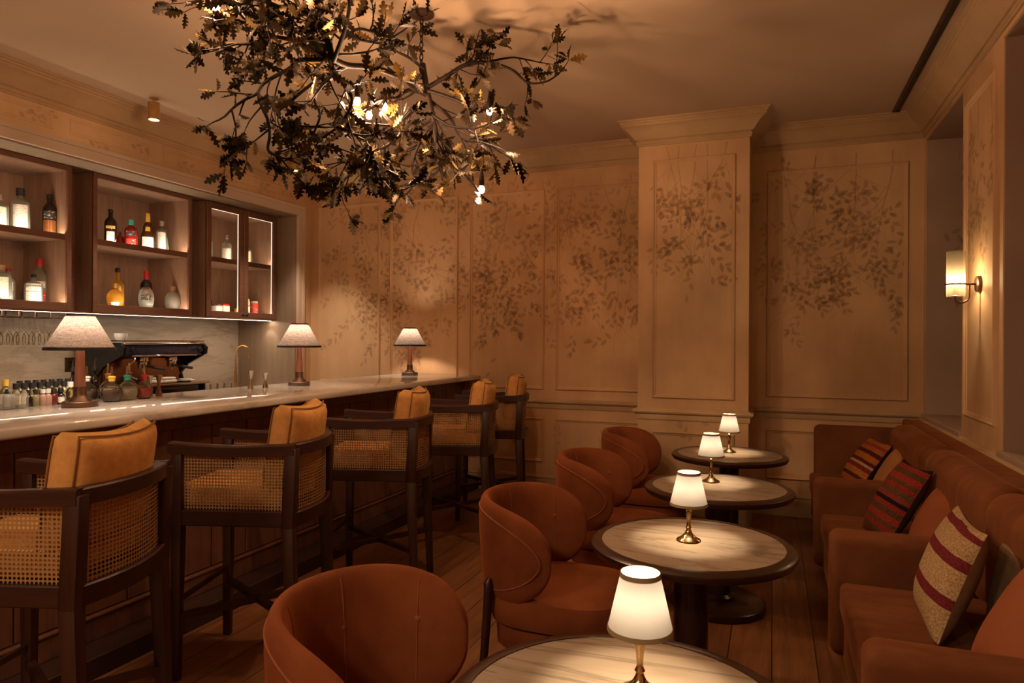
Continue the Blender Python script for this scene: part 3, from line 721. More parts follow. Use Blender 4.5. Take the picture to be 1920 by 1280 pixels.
bottle('dark bottle with tall red cap behind the oval bottle, lower shelf', X5 - .1, 4.48, Z0, .345, .048, 'std', G_DARK, CP['red'], [(.42, .56, .8, LB['red'])], group=GB, cap0=.76)
bottle('oval clear bottle in front of the red capped bottle, lower shelf', X5, 4.393, Z0, .255, .062, 'oval', G_CLEAR, CP['black'], [(.30, .46, .7, LB['black'])], group=GB, cap_r=.34, cap0=.7)
bottle('round clear decanter with wooden stopper at the right of the lower shelf', X5, 4.672, Z0, .22, .068, 'round', G_CLEAR, CP['wood'], group=GB, cap_r=.42)
# things behind the glazed doors
GG = 'jars and tins behind the glazed doors'
def jar(label, x, y, z, h, r, mat, capm, sup=2, name='jar'):
    t = thing(name, label, name, (x, y, z), 0, GG)
    m = MB(); m.lathe([(0, 0), (r * .96, 0), (r, .004), (r, h * .82), (r * .85, h * .86), (0, h * .86)], 20, sup=[sup] * 6); m.build('jar_body', mat, t)
    m = MB(); m.lathe([(0, h * .85), (r * .9, h * .85), (r * .9, h * .98), (r * .84, h), (0, h)], 20, sup=[sup] * 5); m.build('lid', capm, t)
    return t
bottle('white label bottle at the right of the left glazed door, top shelf', -5.15, 5.395, Z1, .28, .048, 'gin', G_CLEAR, CP['silver'], [(.08, .5, .9, LB['white'])], sup=3, group=GG)
bottle('cream label jar bottle behind the right glazed door, top shelf', -5.15, 5.665, Z1, .22, .056, 'flat', G_CLEAR, CP['black'], [(.16, .66, .9, LB['cream'])], sup=3, group=GG)
bottle('bottle with wide green label behind the left glazed door, top shelf', -5.2, 5.15, Z1, .25, .08, 'flat', G_CLEAR, CP['green'], [(.36, .62, .9, cp('green_band', (.12, .26, .06)))], group=GG)
jar('white canister at the lower left behind the left glazed door', -5.12, 5.06, Z0, .155, .042, LB['white'], CP['silver'], 4, 'canister')
jar('low white tin behind the left glazed door', -5.12, 5.235, Z0, .085, .045, CP['white'], CP['silver'], 4, 'tin')
jar('low red lidded white tin behind the left glazed door', -5.14, 5.345, Z0, .095, .05, CP['white'], CP['red'], 4, 'tin')
jar('dark jar behind the low white tin', -5.27, 5.27, Z0, .16, .04, G_DARK, CP['black'])
jar('small orange jar beside the door stile, lower right shelf', -5.12, 5.51, Z0, .06, .026, CP['amberc'], CP['amberc'])
jar('tall tin with cream and red bands behind the right glazed door', -5.12, 5.62, Z0, .165, .042, lab('banded_label', (.72, .62, .42), (.4, .05, .05), 16), LB['cream'], 4, 'tin')
jar('red jar with white lid at the right behind the right glazed door', -5.12, 5.76, Z0, .145, .04, LB['red'], CP['white'])

# ------------------------------------------------------------------ stemware rack
t = thing('glass_rack', 'brass stemware rack hanging under the left oak cabinet', 'rack', (-5.05, 3.2, 1.655))
rack = t
m = MB()
for k in range(9): yk = 2.72 + k * .115; m.box(-5.36, -5.035, yk - .006, yk + .006, 1.598, 1.606, .002, 1); m.box(-5.36, -5.35, yk - .003, yk + .003, 1.60, 1.655); m.box(-5.045, -5.035, yk - .003, yk + .003, 1.60, 1.655)
m.box(-5.365, -5.345, 2.68, 3.68, 1.650, 1.655); m.box(-5.055, -5.035, 2.68, 3.68, 1.650, 1.655)
rel(m.build('rails', M['bronze'], t, False), t)
gp = [(.036, 0), (.034, -.003), (.006, -.010), (.0035, -.02), (.0035, -.085), (.006, -.10), (.022, -.115), (.036, -.135), (.041, -.16), (.039, -.19), (.034, -.212)]
m = MB(); m.lathe(gp, 20); g0 = m.build('wine_glass', M['stem'])
ordn = ['first', 'second', 'third', 'fourth', 'fifth', 'sixth', 'seventh', 'eighth']
first = True
for row, xx in enumerate((-5.085, -5.19, -5.295)):
    for k in range(8):
        gl = g0 if first else g0.copy()
        if not first: COL.objects.link(gl)
        first = False
        gl.location = (xx, 3.585 - k * .115 + .0, 1.6095)
        tag(gl, 'upside down wine glass, %s row of the hanging rack, %s from its right end' % (('front', 'middle', 'rear')[row], ordn[k]), 'glass', 'wine glasses hanging under the cabinet')

# ------------------------------------------------------------------ coffee machine on the back counter
MX0, MX1, MY0, MY1, MZ = -5.38, -4.88, 3.99, 4.86, .915
cm = thing('espresso_machine', 'black and steel two group espresso machine on the back counter', 'coffee machine', ((MX0 + MX1) / 2, (MY0 + MY1) / 2, MZ))
S = lambda m_, n_, mt, **k: rel(m_.build(n_, mt, cm, **k), cm)
m = MB(); m.box(MX0, MX1 - .02, MY0 + .02, MY1 - .02, MZ + .03, MZ + .13, .01, 2); S(m, 'base', M['blackgloss'])
for fx in (MX0 + .06, MX1 - .08):
    for fy in (MY0 + .07, MY1 - .07):
        m = MB(); m.lathe([(.022, 0), (.018, .03)], 14, c=(fx, fy, MZ)); S(m, 'foot', M['black'])
m = MB(); m.box(MX0, MX0 + .22, MY0 + .02, MY1 - .02, MZ + .13, MZ + .42, .01, 2); S(m, 'rear_body', M['copper'])
m = MB(); m.box(MX0 + .222, MX0 + .23, MY0 + .05, MY1 - .05, MZ + .15, MZ + .36); S(m, 'reflector_panel', M['copper'])
def sidepoly(y0, y1):
    pts = [(MX0, .03), (MX1 - .03, .03), (MX1, .06), (MX1, .13), (MX0 + .25, .14), (MX0 + .22, .22), (MX0 + .30, .30), (MX1 + .02, .40), (MX1 + .03, .46), (MX1 - .02, .50), (MX0, .50)]
    m = MB(); n = len(pts); vs = [Vector((x, y0, MZ + z)) for x, z in pts] + [Vector((x, y1, MZ + z)) for x, z in pts]
    m.add(vs, [tuple(range(n)), tuple(range(2 * n - 1, n - 1, -1))] + [(k, (k + 1) % n, n + (k + 1) % n, n + k) for k in range(n)]); return m
S(sidepoly(MY0, MY0 + .022), 'side_panel', M['blackgloss'], smooth=False); S(sidepoly(MY1 - .022, MY1), 'side_panel', M['blackgloss'], smooth=False)
m = MB(); m.box(MX0 + .02, MX1 - .01, MY0 + .022, MY1 - .022, MZ + .385, MZ + .48, .012, 2); S(m, 'hood', M['bluesteel'])
m = MB(); m.box(MX1 - .012, MX1 + .004, MY0 + .10, MY1 - .10, MZ + .385, MZ + .40, .004, 1); S(m, 'hood_trim', M['chrome'])
m = MB(); m.box(MX0, MX1 + .0, MY0 + .02, MY1 - .02, MZ + .485, MZ + .497, .003, 1); S(m, 'cup_tray', M['chrome'])
m = MB()
for p, q in (((MX0, MY0 + .02), (MX1, MY0 + .02)), ((MX1, MY0 + .02), (MX1, MY1 - .02)), ((MX1, MY1 - .02), (MX0, MY1 - .02))): m.tube([(p[0], p[1], MZ + .515), (q[0], q[1], MZ + .515)], .006, 8)
S(m, 'cup_rail', M['chrome'])
m = MB(); m.box(MX0 + .22, MX1 + .03, MY0 + .03, MY1 + .03, MZ + .128, MZ + .15, .006, 2); S(m, 'drip_tray', M['chrome'])
for k, gy in enumerate((MY0 + .30, MY0 + .60)):
    m = MB(); m.lathe([(0, .39), (.045, .39), (.05, .37), (.05, .345), (.04, .335), (.04, .315), (0, .315)], 20, c=(MX1 - .12, gy, MZ)); gh = S(m, 'group_head', M['chrome'])
    m = MB(); m.lathe([(.036, 0), (.038, .03), (.03, .035)], 18, c=(MX1 - .12, gy, MZ + .285)); m.tube([(MX1 - .12, gy, MZ + .29), (MX1 - .12, gy, MZ + .26)], .008, 8)
    pf = m.build('portafilter', M['chrome'], gh)
    m = MB(); m.tube([(MX1 - .085, gy + .01, MZ + .30), (MX1 - .04, gy + .04, MZ + .29), (MX1 + .05, gy + .07, MZ + .275)], [.009, .013, .012], 12)
    hd = m.build('handle', M['black'], gh)
m = MB(); m.tube(smooth_path([(MX1 - .02, MY0 + .12, MZ + .40), (MX1 + .02, MY0 + .11, MZ + .36), (MX1 + .0, MY0 + .07, MZ + .31), (MX1 - .02, MY0 + .08, MZ + .24), (MX1 + .01, MY0 + .14, MZ + .20)]), .006, 8); S(m, 'steam_wand', M['chrome'])
m = MB(); m.tube([(MX1 + .004, MY0 + .10, MZ + .44), (MX1 + .03, MY0 + .10, MZ + .44)], .02, 14); S(m, 'steam_knob', M['black'])
m = MB(); m.tube([(MX1 + .004, MY1 - .08, MZ + .44), (MX1 + .03, MY1 - .08, MZ + .44)], .02, 14); S(m, 'steam_knob', M['black'])
def cup(label, x, y, z, r=.045, h=.075):
    m = MB(); m.lathe([(0, 0), (r * .55, 0), (r * .6, .004), (r * .95, h * .6), (r, h), (r * .94, h), (r * .88, h * .6), (r * .5, .008), (0, .008)], 24); o_ = m.build('cup', M['white']); o_.location = (x, y, z)
    tag(o_, label, 'cup'); return o_
cup('white cup standing on top of the espresso machine', -5.02, 4.10, MZ + .497, .05, .08)
m = MB(); m.box(-.06, .06, -.05, .05, 0, .022, .006, 2); o_ = m.build('box', CP['gold']); o_.location = (-4.95, 4.74, MZ + .497); tag(o_, 'small flat gold box on the right end of the machine top', 'box')
def saucer(label, x, y, z, r, n=1, mat='white', name='saucer'):
    m = MB(); m.lathe([(0, 0), (r * .5, 0), (r * .55, .004), (r, .014), (r, .017), (r * .5, .008), (0, .008)], 24); o_ = m.build(name, M[mat]); o_.location = (x, y, z); tag(o_, label, name, 'saucers on the drip tray'); return o_
saucer('white saucer on the drip tray, lower of the right pair', -4.93, 4.68, MZ + .15, .08); saucer('white saucer on the drip tray, upper of the right pair', -4.93, 4.68, MZ + .162, .055)
m = MB(); m.box(-.08, .08, -.11, .11, 0, .032, .014, 3); m.box(-.06, .075, -.09, .10, .030, .052, .011, 3); o_ = m.build('bar_towel', M['cloth']); o_.location = (-4.94, 4.42, MZ + .15); tag(o_, 'folded grey towel on the coffee machine drip tray', 'towel')
# grinder-side wall socket, tap, tumblers
t = thing('wall_socket', 'dark brown socket plate on the marble splashback left of the machine', 'socket', (XBK + .015, 3.985, 1.23))
m = MB(); m.box(0, .008, -.045, .045, -.058, .058, .002, 1); m.build('plate', M['bronze'], t, False)
m = MB(); m.box(.008, .011, -.018, .018, -.03, -.004); m.box(.008, .011, -.018, .018, .004, .03); m.build('outlet', M['black'], t, False)
t = thing('bar_tap', 'slim brass swan neck tap on the back counter by the reveal', 'tap', (-5.2, 5.58, .915))
m = MB(); m.tube([(0, 0, 0), (0, 0, .20)], .016, 14); m.lathe([(.024, 0), (.024, .008), (.016, .012)], 18); m.build('tap_body', M['brass'], t)
m = MB(); m.tube(smooth_path([(0, 0, .19), (0, 0, .36), (.006, .012, .43), (.04, .045, .465), (.08, .085, .44), (.092, .10, .38), (.092, .10, .34)], 6), .0095, 12); m.build('spout', M['brass'], t)
tumb = [(0, 0), (.030, 0), (.033, .003), (.037, .10), (.034, .10), (.030, .012), (0, .012)]
m = MB(); m.lathe(tumb, 20); tg0 = m.build('tumbler', M['stem']); k = 0
for xx in (-5.02, -5.12):
    for yy_ in (5.02, 5.11, 5.20, 5.29):
        o_ = tg0 if k == 0 else tg0.copy()
        if k: COL.objects.link(o_)
        o_.location = (xx, yy_, .915); tag(o_, 'clear tumbler in the %s row beside the brass tap, %s from the machine' % (('front', 'rear')[xx < -5.05], ordn[k % 4]), 'glass', 'tumblers beside the tap'); k += 1

# ------------------------------------------------------------------ things on the bar top
def jigger(label, x, y, h, mat):
    m = MB(); m.lathe([(0, 0), (.021, 0), (.021, .003), (.007, h * .45), (.007, h * .55), (.019, h), (.017, h), (.0, h * .6)], 20); o_ = m.build('jigger', mat); o_.location = (x, y, CT); tag(o_, label, 'jigger', 'bar jiggers'); return o_
jigger('steel jigger on the bar beside the red flask', -3.387, 2.955, .125, M['chrome']); jigger('copper jigger, right of the steel jigger by the flasks', -3.405, 3.035, .125, M['copper'])
jigger('taller steel jigger standing alone beyond the tap end of the bar', -3.335, 3.72, .125, M['chrome']); jigger('shorter steel jigger beside the taller one, toward the far bar lamp', -3.31, 3.835, .105, M['chrome'])
SH['flask'] = [(0, 0), (.62, 0), (.74, .02), (.96, .16), (1, .28), (.92, .40), (.66, .50), (.34, .56), (.30, .62), (.34, .66), (0, .66)]
LIQ = {'smoke': noisy('dark_bitters', (.05, .03, .026), (.08, .05, .04), .1, 8), 'clear': thin_glass('pale_liquid', (.8, .78, .6), .2, .3, (.7, .66, .5)), 'red': noisy('red_cordial', (.16, .012, .010), (.24, .02, .015), .1, 8), 'tan': noisy('tan_liquid', (.22, .14, .08), (.3, .2, .12), .1, 8)}
def flask(label, x, y, liq, capm, r=.052, h=.175):
    t = thing('flask', label, 'flask', (x, y, CT), 0, 'bitters flasks on the bar')
    m = MB(); m.lathe([(a * r, b_ * h) for a, b_ in SH['flask']], 24); m.build('bowl', M['stem'], t)
    m = MB(); m.lathe([(0, .008), (.60 * r, .008), (.72 * r, .03 * h), (.94 * r, .16 * h), (.975 * r, .28 * h), (.95 * r, .34 * h), (0, .34 * h)], 24); m.build('liquid', liq, t)
    m = MB(); m.lathe([(0, .62 * h), (.26 * r, .62 * h), (.30 * r, .65 * h), (.31 * r, .72 * h), (.38 * r, .74 * h), (.38 * r, .765 * h), (.2 * r, .79 * h), (0, .79 * h)], 16); m.build('stopper', capm, t)
    m = MB(); m.tube([(0, 0, .78 * h), (0, 0, .92 * h), (.002, -.002, 1.08 * h)], [.006, .0055, .004], 8); m.build('pourer', M['chrome'], t)
flask('round flask with white stopper, beside the nearest bar lamp', -3.425, 2.595, LIQ['smoke'], CP['white'])
flask('round flask with yellow stopper, front of the flask group', -3.315, 2.655, LIQ['smoke'], CP['yellow'])
flask('round clear flask with green stopper', -3.335, 2.765, LIQ['clear'], CP['green'])
flask('round flask of red cordial with red stopper', -3.325, 2.865, LIQ['red'], CP['red'], .045)
flask('round flask with amber stopper half hidden behind the yellow one', -3.45, 2.74, LIQ['tan'], CP['amberc'], .045, .185)
flask('round flask with dark red stopper behind the green one', -3.46, 2.88, LIQ['tan'], CP['darkred'], .045, .185)
# small bitters bottles
def bitters(label, x, y, body, cap, h=.105, r=.019, lb=None, name='bitters_bottle', dropper=False):
    t = thing(name, label, 'small bottle', (x, y, CT), 0, 'little bottles at the near end of the bar')
    m = MB(); m.lathe([(0, 0), (r * .95, 0), (r, .003), (r, h * .55), (r * .8, h * .64), (r * .5, h * .70), (r * .5, h * .8), (0, h * .8)], 16); m.build('bottle_body', body, t)
    m = MB()
    if dropper: m.lathe([(0, h * .76), (r * .6, h * .76), (r * .6, h * .86), (r * .32, h * .88), (r * .36, h * .96), (r * .2, h), (0, h)], 14)
    else: m.lathe([(0, h * .76), (r * .68, h * .76), (r * .68, h), (0, h)], 14)
    m.build('cap', cap, t)
    if lb:
        m = MB(); m.lathe([(r * 1.02, h * .12), (r * 1.02, h * .48)], 16); m.build('label', lb, t)
G_OLIVE = noisy('olive_bottle', (.16, .13, .06), (.24, .2, .1), .15, 9); G_WINE = noisy('wine_bottle_small', (.09, .012, .01), (.14, .02, .015), .12, 9); G_PINK = noisy('blush_bottle', (.30, .17, .12), (.40, .24, .17), .15, 9); G_PALE = gm('pale_yellow', (.95, .88, .5))
fr = [(52, 762, G_DARK, 'black'), (66, 761, G_OLIVE, 'olive'), (80, 760, G_PINK, 'blush'), (90, 759.5, G_PINK, 'blush, right one'), (101, 758.5, G_WINE, 'wine red'), (114, 757.5, G_DARK, 'black, white based')]
for u, v, mt, nm in fr:
    p = atZ(u, v, CT); bitters('small %s bottle in the front row of little bottles' % nm, p.x, p.y, mt, CP['white'] if 'blush' in nm else CP['black'], .082, .018, LB['white'] if 'based' in nm else None)
p = atZ(132, 757, CT); bitters('pale yellow bottle with white cap beside the nearest bar lamp', p.x, p.y, G_PALE, CP['white'], .115, .02)
p0 = atZ(52, 762, CT); n_ = 0
for row in range(2):
    for k in range(7):
        u = 30 + k * 15 + row * 7
        q = ray(u, 700); X_ = -3.455 - row * .052; yq = q.y * X_ / q.x
        bitters('black capped little bottle, %s in the %s row behind the dark ones' % (ordn[k], ('middle', 'rear')[row]), X_, yq, G_OLIVE, CP['black'], .118 + row * .008, .019, LB['cream']); n_ += 1
ice = thin_glass('acrylic', (.97, .97, .95), .12, .16, (.9, .88, .84))
for k, (u, v) in enumerate(((12, 768), (38, 766))):
    p = atZ(u, v, CT); t = thing('acrylic_box', ('clear open box at the left frame edge of the bar', 'clear open box beside the dark little bottles')[k], 'box', (p.x - .03, p.y, CT), 0, 'clear boxes on the bar')
    m = MB()
    for a in ((-.036, .036, -.036, .036, 0, .004), (-.036, -.033, -.036, .036, .004, .07), (.033, .036, -.036, .036, .004, .07), (-.033, .033, -.036, -.033, .004, .07), (-.033, .033, .033, .036, .004, .07)): m.box(*a)
    m.build('walls', ice, t, False)
for k, u in enumerate((17, 34, 48)):
    q = ray(u, 700); X_ = -3.475; bitters('small dropper bottle, %s behind the clear boxes' % ordn[k], X_, q.y * X_ / q.x - .01, G_DARK, CP['black'], .092, .017, None, 'dropper_bottle', True)
q = ray(10, 700); bitters('small bottle with bright yellow cap at the left frame edge', -3.52, q.y * -3.52 / q.x, G_OLIVE, CP['yellow'], .135, .022, LB['white'])
# dark wine bottles with pourers on the back counter
for k, u in enumerate((137, 151, 178)):
    q = ray(u, 700); X_ = -4.99 - (.09 if k == 1 else 0); t = bottle(('dark wine bottle left of the nearest bar lamp stem', 'dark wine bottle hidden behind the nearest bar lamp stem', 'dark wine bottle right of the nearest bar lamp stem')[k], X_, q.y * X_ / q.x, .915, .31, .037, 'std', G_DARK, CP['black'], [(.1, .45, .8, LB['black'])], group='dark wine bottles on the back counter', cap_r=.42)
    m = MB(); m.tube([(0, 0, .31), (0, 0, .35), (.01, 0, .375)], [.008, .006, .005], 8); m.build('pourer', M['bronze'], t)

# ------------------------------------------------------------------ lamps
def bulb_mesh(r, mat_, parent, loc, name='bulb'):
    m = MB(); m.lathe([(0, -r), (r * .7, -r * .7), (r, 0), (r * .7, r * .7), (0, r)], 8); o_ = m.build(name, mat_, parent); o_.location = loc; return o_
def bulb_strength(P, r):       # emission that gives P watts from the small lathe bulb
    return P / (PI * 4 * PI * r * r * .8)
M['b_bar'] = emit('bar_bulb', SOFTW, bulb_strength(P_BAR, .028)); M['b_tab'] = emit('table_bulb', WARM2, bulb_strength(P_TABLE, .012)); M['b_sconce'] = emit('sconce_bulb', WARM2, bulb_strength(P_SCONCE, .014)); M['b_ch'] = emit('chandelier_bulb', WARM, bulb_strength(P_CHAND, .016))
M['linen'] = shade_mat('linen_shade', (.76, .57, .46), .072, .62); M['ivory'] = shade_mat('ivory_shade', (.95, .90, .81), .027)
M['ivorytrim'] = shade_mat('ivory_trim', (.62, .46, .26), .03)
def cone_shell(m, r0, z0, r1, z1, th=.0015, n=48):
    m.lathe([(r0, z0), (r1, z1)], n)
def bar_lamp_build(label, loc):
    t = thing('bar_lamp', label, 'lamp', loc, 0, 'linen shaded lamps on the bar')
    m = MB(); m.lathe([(0, 0), (.076, 0), (.078, .003), (.078, .024), (.074, .028), (.0, .028)], 32); b_ = m.build('base', M['bronze'], t)
    m = MB(); m.lathe([(.052, .028), (.05, .034), (.032, .052), (.029, .06), (.029, .10), (.024, .10)], 28); m.build('collar', M['bronze'], t)
    m = MB(); m.lathe([(.025, .10), (.0215, .20), (.0185, .30), (.0165, .335), (.008, .338), (.006, .36)], 28); m.build('stem', M['lampwood'], t)
    m = MB(); m.lathe([(.155, .285), (.060, .455)], 56); m.build('lamp_shade', M['linen'], t)
    m = MB(); m.lathe([(.1575, .280), (.1575, .292), (.153, .296), (.153, .280), (.1575, .280)], 48); m.build('shade_trim', M['black'], t)
    m = MB(); m.lathe([(.063, .446), (.061, .459), (.057, .459), (.059, .446), (.063, .446)], 48); m.build('shade_trim', M['black'], t)
    bulb_mesh(.028, M['b_bar'], t, (0, 0, .395)); return t
bl = bar_lamp_build('linen shaded lamp on the bar, nearest and largest of the three bar lamps', (-3.215, 2.40, CT))
for lb_, loc in (('linen shaded lamp on the bar in front of the grey reveal', (-3.275, 4.155, CT)), ('linen shaded lamp at the far end of the bar by the painted wall', (-3.275, 5.80, CT))):
    c = copy_tree(bl); c.location = loc; c['label'] = lb_
def table_lamp_build(label, loc):
    t = thing('table_lamp', label, 'lamp', loc, 0, 'cordless brass lamps on the round tables')
    m = MB(); m.lathe([(0, 0), (.046, 0), (.048, .002), (.046, .005), (.030, .013), (.016, .027), (.010, .040), (.0085, .047)], 32); m.build('base', M['lampbrass'], t)
    m = MB(); m.lathe([(.0085, .046), (.012, .050), (.0095, .055), (.0075, .062), (.0085, .085), (.0125, .108), (.0125, .116), (.009, .119), (.0145, .124), (.0145, .129), (.008, .134), (.006, .15)], 24); m.build('stem', M['lampbrass'], t)
    m = MB(); m.lathe([(.0725, .146), (.0445, .267)], 48); m.build('lamp_shade', M['ivory'], t)
    m = MB(); m.lathe([(.0745, .140), (.0735, .150), (.0715, .150), (.0725, .140), (.0745, .140)], 40); m.build('shade_trim', M['ivorytrim'], t)
    m = MB(); m.lathe([(.0465, .261), (.0455, .272), (.0435, .272), (.0445, .261), (.0465, .261)], 40); m.build('shade_trim', M['ivorytrim'], t)
    bulb_mesh(.012, M['b_tab'], t, (0, 0, .206)); return t
ZT = .657
tabs = [(-.30, 1.47), (-.30, 2.785), (-.28, 3.905), (-.29, 5.07)]
tl = table_lamp_build('lit brass table lamp with ivory shade on the nearest round table', (-.278, 1.545, ZT))
for lb_, (u, v) in (('lit brass table lamp with ivory shade on the second table from the front', (1291, 1012)), ('lit brass table lamp with ivory shade on the third table from the front', (1333, 902)), ('lit brass table lamp with ivory shade on the table by the column', (1367, 847))):
    c = copy_tree(tl); c.location = atZ(u, v, ZT); c['label'] = lb_

# ------------------------------------------------------------------ round tables
def table_build(label, loc):
    t = thing('round_table', label, 'table', loc, 0, 'round marble tables')
    m = MB(); m.lathe([(0, ZT - .002), (.352, ZT - .002)], 72); m.lathe([(.352, ZT - .002), (.352, ZT - .03)], 72); m.build('marble_top', M['table'], t)
    m = MB(); m.lathe([(.351, ZT - .004), (.352, ZT + .0005), (.356, ZT), (.384, ZT - .003), (.394, ZT - .010), (.396, ZT - .022), (.388, ZT - .036), (.36, ZT - .042), (0, ZT - .042)], 72); m.build('wooden_rim', M['tablewood'], t)
    m = MB(); m.lathe([(.12, ZT - .042), (.12, ZT - .055), (.068, ZT - .06), (.066, .08), (.085, .066), (.085, .05)], 36); m.build('pedestal', M['tablewood'], t)
    m = MB(); m.lathe([(0, .052), (.235, .046), (.25, .036), (.252, .012), (.245, 0), (0, 0)], 56); m.build('foot_disc', M['tablewood'], t); return t
tb = table_build('round marble topped table in the foreground, cut by the bottom frame edge', (*tabs[0], 0))
for p, lb_ in zip(tabs[1:], ('round marble topped table, second from the front, whole top in view', 'round marble topped table, third from the front', 'round marble topped table farthest back, by the column')):
    c = copy_tree(tb); c.location = (*p, 0); c['label'] = lb_

# ------------------------------------------------------------------ velvet barrel chairs (face +X)
def chair_build(label, loc):
    t = thing('barrel_chair', label, 'chair', loc, 0, 'rust velvet barrel chairs')
    Rr, st = .272, .085; half = Rr * PI / 2 + st; zc, hh = .592, .205
    def plan(s):
        a = abs(s)
        if a <= Rr * PI / 2: an = a / Rr; p = Vector((-Rr * math.cos(an), Rr * math.sin(an))); nrm = Vector((-math.cos(an), math.sin(an)))
        else: p = Vector((a - Rr * PI / 2, Rr)); nrm = Vector((0, 1))
        if s < 0: p.y, nrm.y = -p.y, -nrm.y
        return p, nrm
    NS, NT = 56, 16; T = .066
    m = MB(); verts = []; idx = {}
    def outline(s):
        e = abs(s) / half; k = max(0.0, 1 - e ** 5) ** (1 / 2.1)
        top = hh * (1 - .10 * e ** 2)
        return zc - hh * k, zc + top * k
    def surf(side):
        rows = []
        for i in range(NS + 1):
            s = half * math.sin(PI / 2 * (-1 + 2 * i / NS)); p, nr = plan(s); zb, zt_ = outline(s); row = []
            for j in range(NT + 1):
                q = -math.cos(PI * j / NT); z = (zb + zt_) / 2 + (zt_ - zb) / 2 * q
                e1 = max(0, 1 - q ** 4) ** .5; e2 = max(0, 1 - (abs(s) / half) ** 8) ** .5
                th = T / 2 * min(e1, e2) if min(e1, e2) > 0 else 0
                flare = .014 * ((z - zc) / hh)            # leans out a little at the top
                pp = p + nr * (side * th + flare)
                row.append(Vector((pp.x, pp.y, z)))
            rows.append(row)
        return rows
    for side in (1, -1):
        rows = surf(side); vs = [v for r_ in rows for v in r_]
        m.add(vs, [(i * (NT + 1) + j, (i + 1) * (NT + 1) + j, (i + 1) * (NT + 1) + j + 1, i * (NT + 1) + j + 1) for i in range(NS) for j in range(NT)])
    bmesh.ops.remove_doubles(m.bm, verts=m.bm.verts, dist=.0004)
    m.build('backrest', M['velvet'], t, angle=80)
    # piping along the outer face
    pts = []
    for k in range(120):
        a = 2 * PI * k / 120; s = half * .93 * math.copysign(abs(math.cos(a)) ** .75, math.cos(a)); zb, zt_ = outline(s); p, nr = plan(s)
        q = .80 * math.copysign(abs(math.sin(a)) ** .8, math.sin(a)); z = (zb + zt_) / 2 + (zt_ - zb) / 2 * q
        e1 = max(0, 1 - q ** 4) ** .5
        pp = p + nr * (T / 2 * e1 + .0005 + .014 * ((z - zc) / hh)); pts.append((pp.x, pp.y, z))
    pts.append(pts[0]); m = MB(); m.tube(pts, .0032, 6, False); m.build('piping', M['piping'], t)
    for s in (-.36, -.12, .12, .36):        # tufting buttons on the inner face
        p, nr = plan(s); z = .64; pp = p - nr * (T / 2 - .003 - .014 * ((z - zc) / hh))
        m = MB(); m.lathe([(0, .006), (.007, .005), (.011, .001), (.011, -.004)], 12, M=Matrix.Translation((pp.x, pp.y, z)) @ Vector((-nr.x, -nr.y, 0)).to_track_quat('Z', 'Y').to_matrix().to_4x4()); m.build('button', M['piping'], t)
        seam = []
        for q in [x / 10 for x in range(-8, 10)]:
            zb, zt_ = outline(s); z = (zb + zt_) / 2 + (zt_ - zb) / 2 * q; e1 = max(0, 1 - q ** 4) ** .5
            pp = p - nr * (T / 2 * e1 - .014 * ((z - zc) / hh)); seam.append((pp.x, pp.y, z))
        m = MB(); m.tube(seam, .0022, 5); m.build('seam', M['piping'], t)
    # seat cushion
    m = MB(); m.lathe([(0, .30), (.27, .30), (.295, .31), (.305, .335), (.305, .395), (.295, .42), (.27, .432), (.15, .438), (0, .440)], 48, sup=[3.2] * 9, c=(.062, 0, 0), sx=.97, sy=.90); m.build('seat_cushion', M['velvet'], t)
    m = MB(); m.lathe([(0, .20), (.26, .20), (.275, .21), (.28, .298), (0, .298)], 40, sup=[3] * 5, c=(.055, 0, 0), sx=.95, sy=.92); m.build('seat_base', M['velvet'], t)
    for sg in (1, -1):
        an = R(52); m = MB()
        ox, oy = -math.cos(an), sg * math.sin(an)
        m.tube([(ox * .350, oy * .350, 0), (ox * .325, oy * .325, .2), (ox * .308, oy * .308, .42), (ox * .310, oy * .310, .47), (ox * .303, oy * .303, .487)], [.012, .017, .019, .018, .009], 12); m.build('leg', M['stool'], t)
        m = MB(); m.tube([(.265, sg * .235, 0), (.24, sg * .21, .20)], [.012, .018], 12); m.build('leg', M['stool'], t)
    return t
XCH = -.882
ch = chair_build('rust velvet barrel chair in the foreground, seen from inside its back', (XCH - .02, 1.52, 0))
for y_, lb_ in ((2.79, 'rust velvet barrel chair at the second table from the front'), (3.90, 'rust velvet barrel chair at the third table from the front'), (5.02, 'rust velvet barrel chair farthest back, by the column')):
    c = copy_tree(ch); c.location = (XCH, y_, 0); c['label'] = lb_

